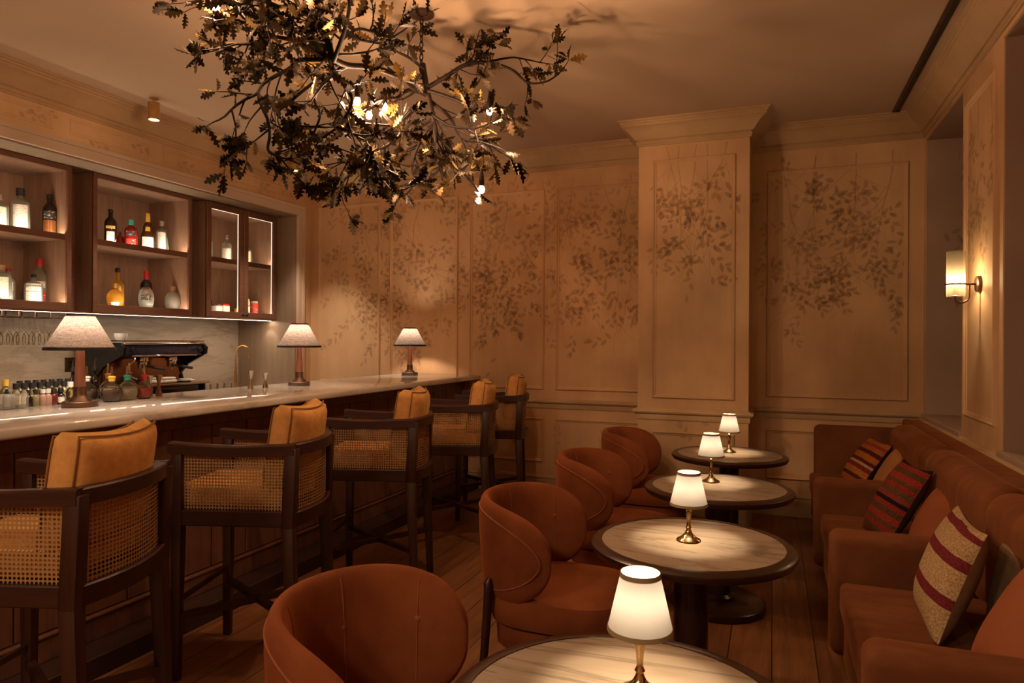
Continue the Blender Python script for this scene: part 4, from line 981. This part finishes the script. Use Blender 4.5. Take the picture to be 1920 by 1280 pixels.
# ------------------------------------------------------------------ bar stools (face local +X)
def uvgrid(name, mat, parent, fn, nu, nv, w_, h_):
    """thin woven panel with UV in metres; fn(a,b) -> point"""
    me = bpy.data.meshes.new(name); vs = [fn(i / nu, j / nv) for j in range(nv + 1) for i in range(nu + 1)]
    fs = [(j * (nu + 1) + i, j * (nu + 1) + i + 1, (j + 1) * (nu + 1) + i + 1, (j + 1) * (nu + 1) + i) for j in range(nv) for i in range(nu)]
    me.from_pydata([tuple(v) for v in vs], [], fs); uv = me.uv_layers.new()
    for l in me.loops:
        k = l.vertex_index; uv.data[l.index].uv = ((k % (nu + 1)) / nu * w_, (k // (nu + 1)) / nv * h_)
    me.materials.append(mat); me.shade_smooth(); return link(name, me, parent)
def stool_build(label, loc, rot):
    t = thing('bar_stool', label, 'bar stool', loc, rot, 'cane sided bar stools')
    FX, BX_, HW = .24, -.24, .225; AT = 1.012
    for sg in (1, -1):
        m = MB(); m.bar((FX + .005, sg * (HW + .004), 0), (FX, sg * HW, .66), .034, .034, .046, .046, .004); m.bar((FX, sg * HW, .655), (FX, sg * HW, AT - .03), .046, .046, .044, .044, .003); m.build('leg', M['stool'], t)
        m = MB(); m.bar((BX_ - .03, sg * (HW + .004), 0), (BX_, sg * HW, .66), .036, .036, .052, .052, .004); m.bar((BX_, sg * HW, .655), (BX_ - .015, sg * HW, AT - .02), .052, .052, .05, .05, .003); m.build('leg', M['stool'], t)
        # arm: shallow dip, broad towards the back corner
        m = MB(); ap = smooth_path([(FX + .035, sg * HW, AT - .022), (FX - .08, sg * HW, AT - .030), (0, sg * HW, AT - .036), (-.13, sg * (HW + .002), AT - .030), (BX_ - .03, sg * (HW + .002), AT - .024)], 4)
        for p, q in zip(ap[:-1], ap[1:]):
            pass
        vs = []; n = len(ap)
        for i, p in enumerate(ap):
            w_ = .052; hgt = .046
            for dy, dz in ((-w_ / 2, -hgt / 2), (w_ / 2, -hgt / 2), (w_ / 2, hgt / 2 - .006), (w_ / 2 - .008, hgt / 2), (-w_ / 2 + .008, hgt / 2), (-w_ / 2, hgt / 2 - .006)): vs.append(Vector((p.x, p.y + dy, p.z + dz)))
        fs = [tuple(range(5, -1, -1)), tuple((n - 1) * 6 + k for k in range(6))] + [(i * 6 + k, i * 6 + (k + 1) % 6, (i + 1) * 6 + (k + 1) % 6, (i + 1) * 6 + k) for i in range(n - 1) for k in range(6)]
        m.add(vs, fs); m.build('armrest', M['stoolh'], t)
        m = MB(); m.box(BX_ + .02, FX - .018, sg * HW - .018, sg * HW + .018, .66, .726, .004, 1); m.build('side_rail', M['stoolh'], t, False)
        uvgrid('cane_panel', M['cane'], t, lambda a, b_, sg=sg: Vector((BX_ + .02 + a * (FX - BX_ - .04), sg * HW, .722 + b_ * (AT - .05 - .722))), 2, 2, FX - BX_ - .04, AT - .05 - .722)
    bow = .045
    def arc(a, off=0): return BX_ - .008 - bow * (1 - (2 * a - 1) ** 2) + off
    # back rails
    def backrail(z0, z1, th, name, lift=0.0):
        m = MB(); vs = []; n = 14
        for i in range(n + 1):
            a = i / n; y_ = (-1 + 2 * a) * (HW + .0); x = arc(a); dz = lift * (1 - (2 * a - 1) ** 2)
            for dx, z in ((-th / 2, z0), (th / 2, z0), (th / 2, z1 - .005), (th / 2 - .006, z1), (-th / 2 + .006, z1), (-th / 2, z1 - .005)): vs.append(Vector((x + dx, y_, z - dz)))
        fs = [tuple(range(5, -1, -1)), tuple(n * 6 + k for k in range(6))] + [(i * 6 + k, i * 6 + (k + 1) % 6, (i + 1) * 6 + (k + 1) % 6, (i + 1) * 6 + k) for i in range(n) for k in range(6)]
        m.add(vs, fs); m.build(name, M['stoolh'], t)
    backrail(AT - .052, AT - .002, .048, 'top_rail', .0); backrail(.66, .722, .034, 'back_rail')
    uvgrid('cane_panel', M['cane'], t, lambda a, b_: Vector((arc(a), (-1 + 2 * a) * (HW - .015), .718 + b_ * (AT - .05 - .718))), 14, 2, 2 * HW - .03, AT - .05 - .718)
    m = MB(); m.box(FX - .018, FX + .016, -HW + .02, HW - .02, .66, .718, .004, 1); m.build('front_rail', M['stool'], t, False)
    m = MB(); m.box(BX_ + .03, FX + .02, -HW + .025, HW - .025, .700, .722); m.build('seat_board', M['stool'], t, False)
    m = MB(); m.box(BX_ + .03, FX + .035, -HW + .024, HW - .024, .722, .825, .035, 4); m.build('seat_cushion', M['mustard'], t)
    # back cushion, curved with the rail and leaning
    NU, NV = 20, 14; T = .145
    def cush(u, v_, side):
        a, b_ = u, v_; ya = (-1 + 2 * a) * .212
        ea = max(0, 1 - abs(2 * a - 1) ** 6) ** .5; eb = max(0, 1 - abs(2 * b_ - 1) ** 6) ** .5
        z = .80 + b_ * .372 - .018 * (1 - (2 * a - 1) ** 2) * b_ ** 3
        x = arc(.5 + (a - .5) * .95, .108) - .052 * b_ + side * T / 2 * min(ea, eb) * (.8 + .2 * eb)
        return Vector((x, ya, z))
    m = MB()
    for side in (1, -1):
        vs = [cush(i / NU, j / NV, side) for j in range(NV + 1) for i in range(NU + 1)]
        m.add(vs, [(j * (NU + 1) + i, j * (NU + 1) + i + 1, (j + 1) * (NU + 1) + i + 1, (j + 1) * (NU + 1) + i) for j in range(NV) for i in range(NU)])
    bmesh.ops.remove_doubles(m.bm, verts=m.bm.verts, dist=.0005)
    bc = m.build('back_cushion', M['mustard'], t, angle=80)
    for side in (1, -1):
        pts = [cush(u, v_, side * .995) for u, v_ in [(.035 + .93 * k / 12, .035) for k in range(12)] + [(.965, .035 + .93 * k / 10) for k in range(10)] + [(.965 - .93 * k / 12, .965) for k in range(12)] + [(.035, .965 - .93 * k / 10) for k in range(11)]]
        m = MB(); m.tube(pts, .0035, 6, False); m.build('piping', M['mustpipe'], bc)
    m = MB(); zs = .27
    m.bar((FX, HW, zs), (BX_ - .018, -HW, zs), .03, .026); m.bar((FX, -HW, zs), (BX_ - .018, HW, zs), .03, .026); m.build('cross_stretcher', M['stoolh'], t, False)
    m = MB(); m.bar((FX + .002, -HW, .335), (FX + .002, HW, .335), .012, .022); m.build('foot_rail', M['bronze'], t, False)
    return t
stools = [((-2.217, 1.55), 18, 'dark wood bar stool with cane sides in the left foreground, cut by the frame edge'), ((-2.196, 2.491), 17.3, 'dark wood bar stool with cane sides, second along the bar from the front'),
          ((-2.182, 3.501), 17.3, 'dark wood bar stool with cane sides, middle of the five along the bar'), ((-2.138, 4.436), 17, 'dark wood bar stool with cane sides, fourth along the bar'), ((-2.20, 5.27), 17.3, 'dark wood bar stool with cane sides at the far end of the bar')]
s0 = None
for (x, y), a, lb_ in stools:
    if s0 is None: s0 = stool_build(lb_, (x, y, 0), PI + R(a))
    else: c = copy_tree(s0); c.location = (x, y, 0); c.rotation_euler = (0, 0, PI + R(a)); c['label'] = lb_

# ------------------------------------------------------------------ banquette along the right wall
SX, SY0 = .275, .9
bq = thing('banquette', 'russet velvet banquette with rolled arms along the right wall', 'sofa', (.7, 3.5, 0))
S = lambda m_, n_, mt, **k: rel(m_.build(n_, mt, bq, **k), bq)
m = MB(); m.box(SX + .02, 1.06, SY0, 6.10, .04, .27, .012, 2); S(m, 'base', M['velvet2'])
m = MB(); m.box(SX + .06, 1.04, SY0 + .02, 6.08, 0, .04); S(m, 'plinth', M['bardark'], smooth=False)
arms = [2.085, 3.32, 4.60]
segs = [(SY0, 2.08), (2.245, 3.315), (3.48, 4.595), (4.76, 6.0)]
for a, b_ in segs:
    m = MB(); m.box(SX, .90, a + .004, b_ - .004, .265, .405, .028, 4); S(m, 'seat_cushion', M['velvet2'])
for a in arms:
    m = MB(); m.box(SX - .035, .92, a, a + .155, .06, .605, .045, 5); S(m, 'armrest', M['velvet2'])
for a, b_ in ((SY0, 2.02), (2.04, 3.18), (3.20, 4.31), (4.33, 5.50)):
    m = MB(); m.box(.765, .965, a, b_, .38, .880, .092, 7); S(m, 'back_cushion', M['velvet2'])
m = MB(); m.box(.945, 1.078, SY0, 6.10, .20, .852, .02, 3); S(m, 'back_frame', M['velvet2'])
m = MB(); m.box(.31, .95, 6.0, 6.10, .20, .785, .045, 5); S(m, 'end_panel', M['velvet2'])

# pillows: bottom edge from A to B on the seat, leaning
def stripes(name, stops, scale, axis=1, weave=True):
    m_, nt, b = newmat(name); tc = N(nt, 'ShaderNodeTexCoord'); sep = N(nt, 'ShaderNodeSeparateXYZ'); nt.links.new(tc.outputs['Object'], sep.inputs[0])
    nz = noise_tex(nt, tc.outputs['Object'], 14, 2); ad = N(nt, 'ShaderNodeMath', operation='MULTIPLY_ADD'); ad.inputs[1].default_value = .007
    nt.links.new(nz.outputs['Fac'], ad.inputs[0]); nt.links.new(sep.outputs[axis], ad.inputs[2])
    ml = N(nt, 'ShaderNodeMath', operation='MULTIPLY_ADD'); ml.inputs[1].default_value = scale; ml.inputs[2].default_value = .5 + .0; nt.links.new(ad.outputs[0], ml.inputs[0])
    fr_ = N(nt, 'ShaderNodeMath', operation='FRACT'); nt.links.new(ml.outputs[0], fr_.inputs[0])
    r = ramp(nt, stops); r.color_ramp.interpolation = 'CONSTANT'; nt.links.new(fr_.outputs[0], r.inputs[0])
    hz = noise_tex(nt, tc.outputs['Object'], 130, 3, .7); hr = ramp(nt, [(.35, (.55, .52, .5)), (.65, (1.25, 1.25, 1.25))]); nt.links.new(hz.outputs['Fac'], hr.inputs[0])
    hm = N(nt, 'ShaderNodeMix', data_type='RGBA', blend_type='MULTIPLY'); hm.inputs[0].default_value = 1; nt.links.new(r.outputs[0], hm.inputs[6]); nt.links.new(hr.outputs[0], hm.inputs[7]); nt.links.new(hm.outputs[2], b.inputs['Base Color'])
    b.inputs['Roughness'].default_value = .9; b.inputs['Specular IOR Level'].default_value = .1
    n2 = noise_tex(nt, tc.outputs['Object'], 220, 2); bump(nt, b, n2.outputs['Fac'], .35, .003); return m_
M['p_orange'] = stripes('orange_stripe', [(0, (.42, .13, .03)), (.12, (.10, .02, .015)), (.2, (.45, .16, .035)), (.34, (.22, .03, .02)), (.44, (.5, .36, .18)), (.5, (.12, .02, .015)), (.58, (.44, .14, .03)), (.72, (.1, .02, .015)), (.82, (.4, .12, .03)), (.92, (.28, .05, .03))], 3.2)
M['p_red'] = stripes('red_stripe', [(0, (.28, .035, .022)), (.16, (.10, .05, .02)), (.3, (.26, .03, .02)), (.42, (.015, .012, .01)), (.52, (.24, .04, .03)), (.64, (.12, .06, .025)), (.78, (.26, .03, .022)), (.9, (.12, .055, .02))], 4.5)
M['p_beige'] = stripes('beige_weave', [(0, (.40, .27, .13)), (.30, (.15, .02, .024)), (.40, (.42, .28, .14)), (.66, (.15, .02, .024)), (.76, (.38, .25, .12)), (.94, (.15, .02, .024))], 2.6)
M['p_tan'] = noisy('tan_velvet', (.33, .135, .038), (.4, .175, .05), .85, 6, sheen=.4); M['p_rust'] = noisy('orange_velvet', (.22, .055, .013), (.29, .08, .02), .85, 5, sheen=.5)
M['p_dark'] = noisy('dark_backing', (.05, .022, .015), (.08, .035, .022), .9, 20); M['p_khaki'] = noisy('khaki_backing', (.20, .12, .055), (.26, .16, .08), .9, 30)
def pillow(label, A, up, B, h, T, front, backm):
    A, B, up = Vector(A), Vector(B), Vector(up).normalized()
    xa = (B - A); S_ = xa.length; xa.normalize(); up = (up - xa * up.dot(xa)).normalized(); nz = xa.cross(up)
    c = (A + B) / 2 + up * h / 2
    t = thing('pillow', label, 'pillow', c, 0, 'pillows on the banquette')
    t.matrix_world = Matrix((( xa.x, up.x, nz.x, c.x), (xa.y, up.y, nz.y, c.y), (xa.z, up.z, nz.z, c.z), (0, 0, 0, 1)))
    n = 16
    for side, nm, mt in ((1, 'front_cover', front), (-1, 'back_cover', backm)):
        vs = []
        for j in range(n + 1):
            for i in range(n + 1):
                a, b_ = -1 + 2 * i / n, -1 + 2 * j / n
                a2, b2 = math.sin(a * PI / 2) * .6 + a * .4, math.sin(b_ * PI / 2) * .6 + b_ * .4
                th = (max(0, 1 - abs(a2) ** 2.6) * max(0, 1 - abs(b2) ** 2.6)) ** .55
                vs.append(Vector((a2 * S_ / 2 * (1 - .09 * (1 - b2 * b2)), b2 * h / 2 * (1 - .09 * (1 - a2 * a2)), side * T / 2 * th)))
        m = MB(); m.add(vs, [(j * (n + 1) + i, j * (n + 1) + i + 1, (j + 1) * (n + 1) + i + 1, (j + 1) * (n + 1) + i) for j in range(n) for i in range(n)]); m.build(nm, mt, t, angle=80)
    return t
zs = .412
pillow('beige woven pillow with burgundy stripes on the nearest seat in view', atZ(1716, 1128, zs), (.15, .04, .42), atZ(1756, 1218, zs), .43, .15, M['p_beige'], M['p_khaki'])
pillow('large plain orange pillow at the right frame edge beside the beige striped one', (.60, 2.62, zs), (.20, .05, .36), (.66, 2.26, zs), .42, .17, M['p_rust'], M['p_rust'])
pillow('pale striped pillow tucked behind the large orange one', (.735, 2.98, zs), (.08, .0, .4), (.755, 2.60, zs), .44, .10, M['p_khaki'], M['p_khaki'])
pillow('dark red and brown striped pillow on the middle seat', (.47, 4.28, zs), (.20, .05, .38), (.54, 3.90, zs), .45, .15, M['p_red'], M['p_dark'])
pillow('plain orange pillow leaning beside the dark red striped one', (.64, 3.96, zs), (.16, .04, .34), (.70, 3.60, zs), .37, .16, M['p_rust'], M['p_rust'])
pillow('orange and burgundy striped pillow on the farthest seat', (.46, 5.62, zs), (.24, .03, .36), (.54, 5.22, zs), .41, .15, M['p_orange'], M['p_dark'])
pillow('plain tan pillow behind the dark red striped one', (.61, 5.19, zs), (.2, .04, .36), (.66, 4.83, zs), .41, .15, M['p_tan'], M['p_tan'])

# ------------------------------------------------------------------ roman blind in the far bay
t = thing('roman_blind', 'gathered dark blind at the top of the far window bay', 'blind', (XNB - .09, 5.54, NZ1 - .008))
m = MB()
for k in range(5): m.box(-.03, .03, -.5, .5, -.12 * (k + 1) + .01, -.12 * k, .024, 3)
m.build('folds', noisy('blind_cloth', (.09, .04, .025), (.14, .065, .04), .9, 12), t)

# ------------------------------------------------------------------ wall sconce on the pier
t = thing('wall_sconce', 'bronze wall light with frosted glass cylinder on the right pier', 'wall light', (XR, 4.588, 1.786))
m = MB(); m.lathe([(0, .022), (.040, .022), (.046, .018), (.047, 0)], 28, M=Matrix.Rotation(-PI / 2, 4, 'Y')); m.build('backplate', M['bronze'], t)
m = MB(); m.tube([(-.02, 0, 0), (-.068, 0, 0)], .006, 10); m.tube(smooth_path([(-.068 + .014, 0, 0), (-.054, 0, -.04), (-.058, 0, -.085), (-.085, 0, -.105), (-.112, 0, -.10), (-.12, 0, -.08), (-.12, 0, -.068)], 5), .006, 10); m.build('arm', M['bronze'], t)
m = MB()
for k in range(33): pass
m.tube([(-.12 + .053 * math.cos(2 * PI * k / 32), .053 * math.sin(2 * PI * k / 32), 0) for k in range(33)], .0045, 8, False); m.build('ring', M['bronze'], t)
m = MB(); m.lathe([(.047, -.070), (.047, .190)], 36, c=(-.12, 0, 0)); m.build('glass_shade', M['frost'], t)
m = MB(); m.lathe([(0, -.068), (.03, -.068), (.016, -.06), (.012, -.02), (0, -.02)], 20, c=(-.12, 0, 0)); m.build('lamp_holder', M['bronze'], t)
bulb_mesh(.014, M['b_sconce'], t, (-.12, 0, .02))

# ------------------------------------------------------------------ oak branch chandelier
rg = random.Random(5)
CHL = Vector((-1.81, 3.315, ZC))
chd = thing('chandelier', 'sprawling bronze oak branch chandelier with gilded leaves hanging from the ceiling', 'chandelier', CHL)
S = lambda m_, n_, mt, **k: rel(m_.build(n_, mt, chd, **k), chd)
for k, (cx, cyy) in enumerate(((CHL.x, CHL.y), (-1.83, 2.30))):
    m = MB(); m.lathe([(0, ZC), (.066, ZC), (.070, ZC - .004), (.068, ZC - .012), (.05, ZC - .017), (0, ZC - .018)], 32, c=(cx, cyy, 0)); S(m, 'ceiling_rose', M['bronze'])
    m = MB(); zz = ZC - .018; kk = 0
    m.tube([(cx, cyy, zz + .004), (cx, cyy, zz - .012)], .008, 10)
    while zz > 2.90 + (.1 if k else 0):
        rot = kk % 2; pts = []
        for q in range(17):
            a = 2 * PI * q / 16; lx = .0095 * math.cos(a); lz = .021 * math.sin(a)
            pts.append((cx + (lx if rot == 0 else 0), cyy + (0 if rot == 0 else lx), zz - .024 + lz))
        m.tube(pts, .0032, 6, False); zz -= .033; kk += 1
    S(m, 'chain', M['iron'])
br, lf = MB(), MB()
LEAF = [(0, .012), (.09, .018), (.15, .08), (.20, .14), (.245, .055), (.33, .17), (.40, .225), (.445, .075), (.53, .22), (.605, .265), (.645, .09), (.74, .21), (.81, .215), (.845, .075), (.92, .10), (.97, .06), (1.0, 0)]
def leaf(p, d, L_, roll):
    d = d.normalized(); a = Vector((0, 0, 1)) if abs(d.z) < .9 else Vector((1, 0, 0))
    x = d.cross(a).normalized(); y = x.cross(d); x2 = x * math.cos(roll) + y * math.sin(roll); n = d.cross(x2)
    cv = rg.uniform(-.35, .25); fold = rg.uniform(.05, .35); W_ = rg.uniform(.8, 1.05)
    vs = []
    for t_, w_ in LEAF:
        c_ = p + d * (t_ * L_) + n * (cv * t_ * t_ * L_)
        vs += [c_ + x2 * (w_ * L_ * W_) + n * (fold * w_ * L_), c_, c_ - x2 * (w_ * L_ * W_) + n * (fold * w_ * L_)]
    fs = []
    for i in range(len(LEAF) - 1):
        fs += [(3 * i, 3 * i + 1, 3 * i + 4, 3 * i + 3), (3 * i + 1, 3 * i + 2, 3 * i + 5, 3 * i + 4)]
    lf.add(vs, fs)
def rv(k=1.0): return Vector((rg.uniform(-k, k), rg.uniform(-k, k), rg.uniform(-k, k)))
def tuft(p, d, n=3):
    for _ in range(n): leaf(p, d.normalized() + rv(.9), rg.uniform(.062, .105), rg.uniform(0, PI))
def twig(p, d, length, r, lev=0):
    n = max(3, int(length / .035)); d = d.normalized(); pts = [p.copy()]; bend = rv(.22)
    for i in range(n):
        d = (d + bend * .5 + rv(.16)).normalized(); p = p + d * (length / n)
        if p.z > ZC - .06: d.z = -abs(d.z); p.z = ZC - .07
        pts.append(p.copy())
        if i > 0 and rg.random() < (.70 if lev else .60): tuft(p, d + rv(.8), rg.choice((1, 1, 2)))
        if lev < 1 and i > 0 and rg.random() < .24: twig(p, d + rv(.9), length * rg.uniform(.4, .7), r * .6, lev + 1)
    br.tube(pts, [r * (1 - .6 * i / n) for i in range(n + 1)], 6)
    tuft(p, d, rg.choice((2, 3)))
def main(px_pts, y0, y1, r0, r1, dens=1.0, tl=(.10, .26), skip=0):
    n = len(px_pts); pts = [atY(u, v, y0 + (y1 - y0) * i / (n - 1)) for i, (u, v) in enumerate(px_pts)]
    for p in pts: p.z = min(p.z, ZC - .05)
    sp_ = smooth_path(pts, 5); k = len(sp_)
    br.tube(sp_, [.8 * (r0 + (r1 - r0) * i / (k - 1)) for i in range(k)], 9)
    for i in range(2 + skip, k):
        if rg.random() < .30 * dens:
            d = (sp_[i] - sp_[i - 1]).normalized(); side = rv(1); side = (side - d * side.dot(d)); side.z -= .1
            twig(sp_[i], d * .6 + side.normalized(), rg.uniform(*tl), r1 * .8, 0)
    twig(sp_[-1], sp_[-1] - sp_[-3], rg.uniform(.06, .12), r1 * .9, 1)
# right hand cluster, hung from the visible chain
main([(792, 120), (800, 165), (812, 220), (818, 268), (826, 312)], 3.32, 3.30, .022, .012, .9)
main([(800, 165), (840, 141), (871, 122), (906, 117), (940, 123), (965, 134), (990, 155), (1024, 153), (1048, 138)], 3.32, 3.55, .016, .005, .85, (.07, .17))
main([(906, 118), (956, 108), (984, 111), (1012, 117)], 3.42, 3.62, .008, .004, .7, (.06, .12))
main([(871, 122), (887, 106), (890, 91), (896, 68)], 3.38, 3.45, .006, .003, .8, (.06, .12))
main([(803, 170), (830, 178), (860, 189), (890, 202), (912, 204)], 3.30, 3.25, .013, .008, .75, (.08, .18))
main([(808, 190), (843, 219), (856, 244), (871, 262), (899, 266), (928, 275)], 3.34, 3.15, .013, .006, 1.0, (.08, .18))
main([(818, 268), (846, 306), (868, 325), (890, 347)], 3.3, 3.2, .013, .007, .9, (.08, .16))
main([(812, 230), (790, 262), (775, 300), (774, 325), (788, 341)], 3.3, 3.2, .011, .006, .8, (.08, .18))
main([(815, 250), (850, 285), (880, 290), (915, 270)], 3.36, 3.5, .010, .005, 1.0, (.08, .18))
main([(810, 215), (845, 236), (890, 240), (925, 228)], 3.25, 3.05, .010, .005, .9, (.08, .18))
main([(795, 130), (770, 110), (740, 95), (712, 81)], 3.3, 3.1, .011, .006, .8, (.09, .2))
# middle, the thick gilded link between the two halves
main([(798, 176), (765, 169), (743, 184), (712, 187), (690, 200)], 3.3, 3.0, .014, .009, .7, (.09, .2))
main([(800, 178), (771, 162), (756, 147), (724, 134), (687, 125), (650, 122), (618, 108)], 3.32, 2.62, .018, .018, .45, (.09, .2))
main([(752, 237), (710, 234), (668, 231)], 3.2, 2.9, .009, .007, .8, (.08, .18))
main([(780, 200), (757, 228), (748, 255), (722, 275), (696, 287), (709, 312), (718, 337), (735, 357)], 3.2, 2.85, .012, .005, 1.0, (.09, .18))
main([(696, 287), (676, 300), (660, 318), (648, 335)], 2.9, 2.7, .008, .004, 1.0, (.08, .16))
# left hand cluster, nearer the camera
main([(622, 112), (616, 80), (601, 56), (583, 33), (560, 16), (530, 14), (506, 10), (470, 0)], 2.6, 2.35, .020, .010, .8)
main([(560, 18), (548, 18), (518, 30), (494, 39), (465, 40), (429, 33)], 2.45, 2.3, .012, .007, .9)
main([(618, 110), (577, 89), (560, 82), (530, 71), (500, 71), (471, 82), (429, 82), (405, 93)], 2.6, 2.3, .015, .006, .75, (.08, .17))
main([(615, 112), (560, 113), (545, 128), (518, 142), (494, 157), (482, 175), (459, 187), (438, 202), (422, 218)], 2.6, 2.35, .014, .006, 1.0)
main([(484, 175), (491, 199), (503, 226), (506, 252), (503, 282), (524, 294), (545, 300)], 2.45, 2.4, .011, .006, .8, (.08, .17))
main([(600, 96), (613, 104), (622, 125), (619, 145), (604, 160), (590, 185), (600, 215), (592, 240)], 2.6, 2.5, .012, .006, .9)
main([(610, 140), (575, 165), (545, 190), (520, 215), (560, 235), (600, 238)], 2.6, 2.55, .011, .006, 1.1)
main([(625, 115), (640, 75), (650, 40), (655, 10), (650, -20)], 2.6, 2.4, .014, .007, 1.0)
main([(640, 75), (670, 55), (700, 60), (735, 75)], 2.65, 2.85, .010, .006, 1.0)
main([(610, 95), (620, 60), (600, 25), (590, -10)], 2.6, 2.7, .012, .006, 1.0)
main([(622, 125), (645, 160), (660, 185), (650, 215), (630, 240), (600, 262)], 2.62, 2.75, .012, .006, 1.1)
main([(640, 215), (665, 252), (690, 268), (672, 290), (655, 300)], 2.75, 2.8, .009, .005, 1.1)
main([(470, 0), (440, -10), (410, 5), (385, 10)], 2.35, 2.25, .010, .005, 1.2)
main([(600, 30), (640, -40), (600, -110), (530, -150)], 2.4, 2.1, .014, .006, .9)
main([(560, 10), (520, -60), (450, -90), (380, -80)], 2.35, 2.1, .012, .006, .9)
S(br, 'branches', M['iron'], angle=70); S(lf, 'leaves', M['leaf'], angle=60)
def ch_bulb(u, v, Y, hang=True):
    p = atY(u, v, Y); h = MB(); h.tube([p + Vector((0, 0, .10)), p + Vector((0, 0, .05)), p + Vector((0, 0, .016))], [.006, .013, .013], 10); hd = S(h, 'lamp_holder', M['iron'])
    m = MB(); r = .016; m.lathe([(0, -r * 1.3), (r * .7, -r), (r, 0), (r * .7, r * .8), (0, r)], 8, c=p); b_ = m.build('bulb', M['b_ch'], hd)
for u, v, Y in ((670, 190, 2.75), (721, 201, 3.1), (918, 208, 3.2), (903, 355, 3.2), (405, 14, 2.25), (600, -60, 2.2), (692, 216, 3.0)): ch_bulb(u, v, Y)

# ------------------------------------------------------------------ behind the camera: two unseen ceiling lamps added for soft fill light
def fill_lamp(x, y, label):
    t = thing('fill_light', label, 'ceiling light', (x, y, ZC), 0, 'added fill lights behind the view')
    m = MB(); m.lathe([(0, 0), (.2, 0), (.2, -.05), (.19, -.055)], 40); m.build('housing', M['brass'], t)
    m = MB(); m.lathe([(.19, -.052), (0, -.056)], 32); m.build('diffuser', emit('fill_diffuser', WARM2, P_FILL / (PI * PI * .19 ** 2)), t)
fill_lamp(-2.2, -.9, 'added round brass fill light left of the viewpoint, out of the picture'); fill_lamp(-1.0, -1.7, 'added round brass fill light behind the viewpoint, out of the picture')
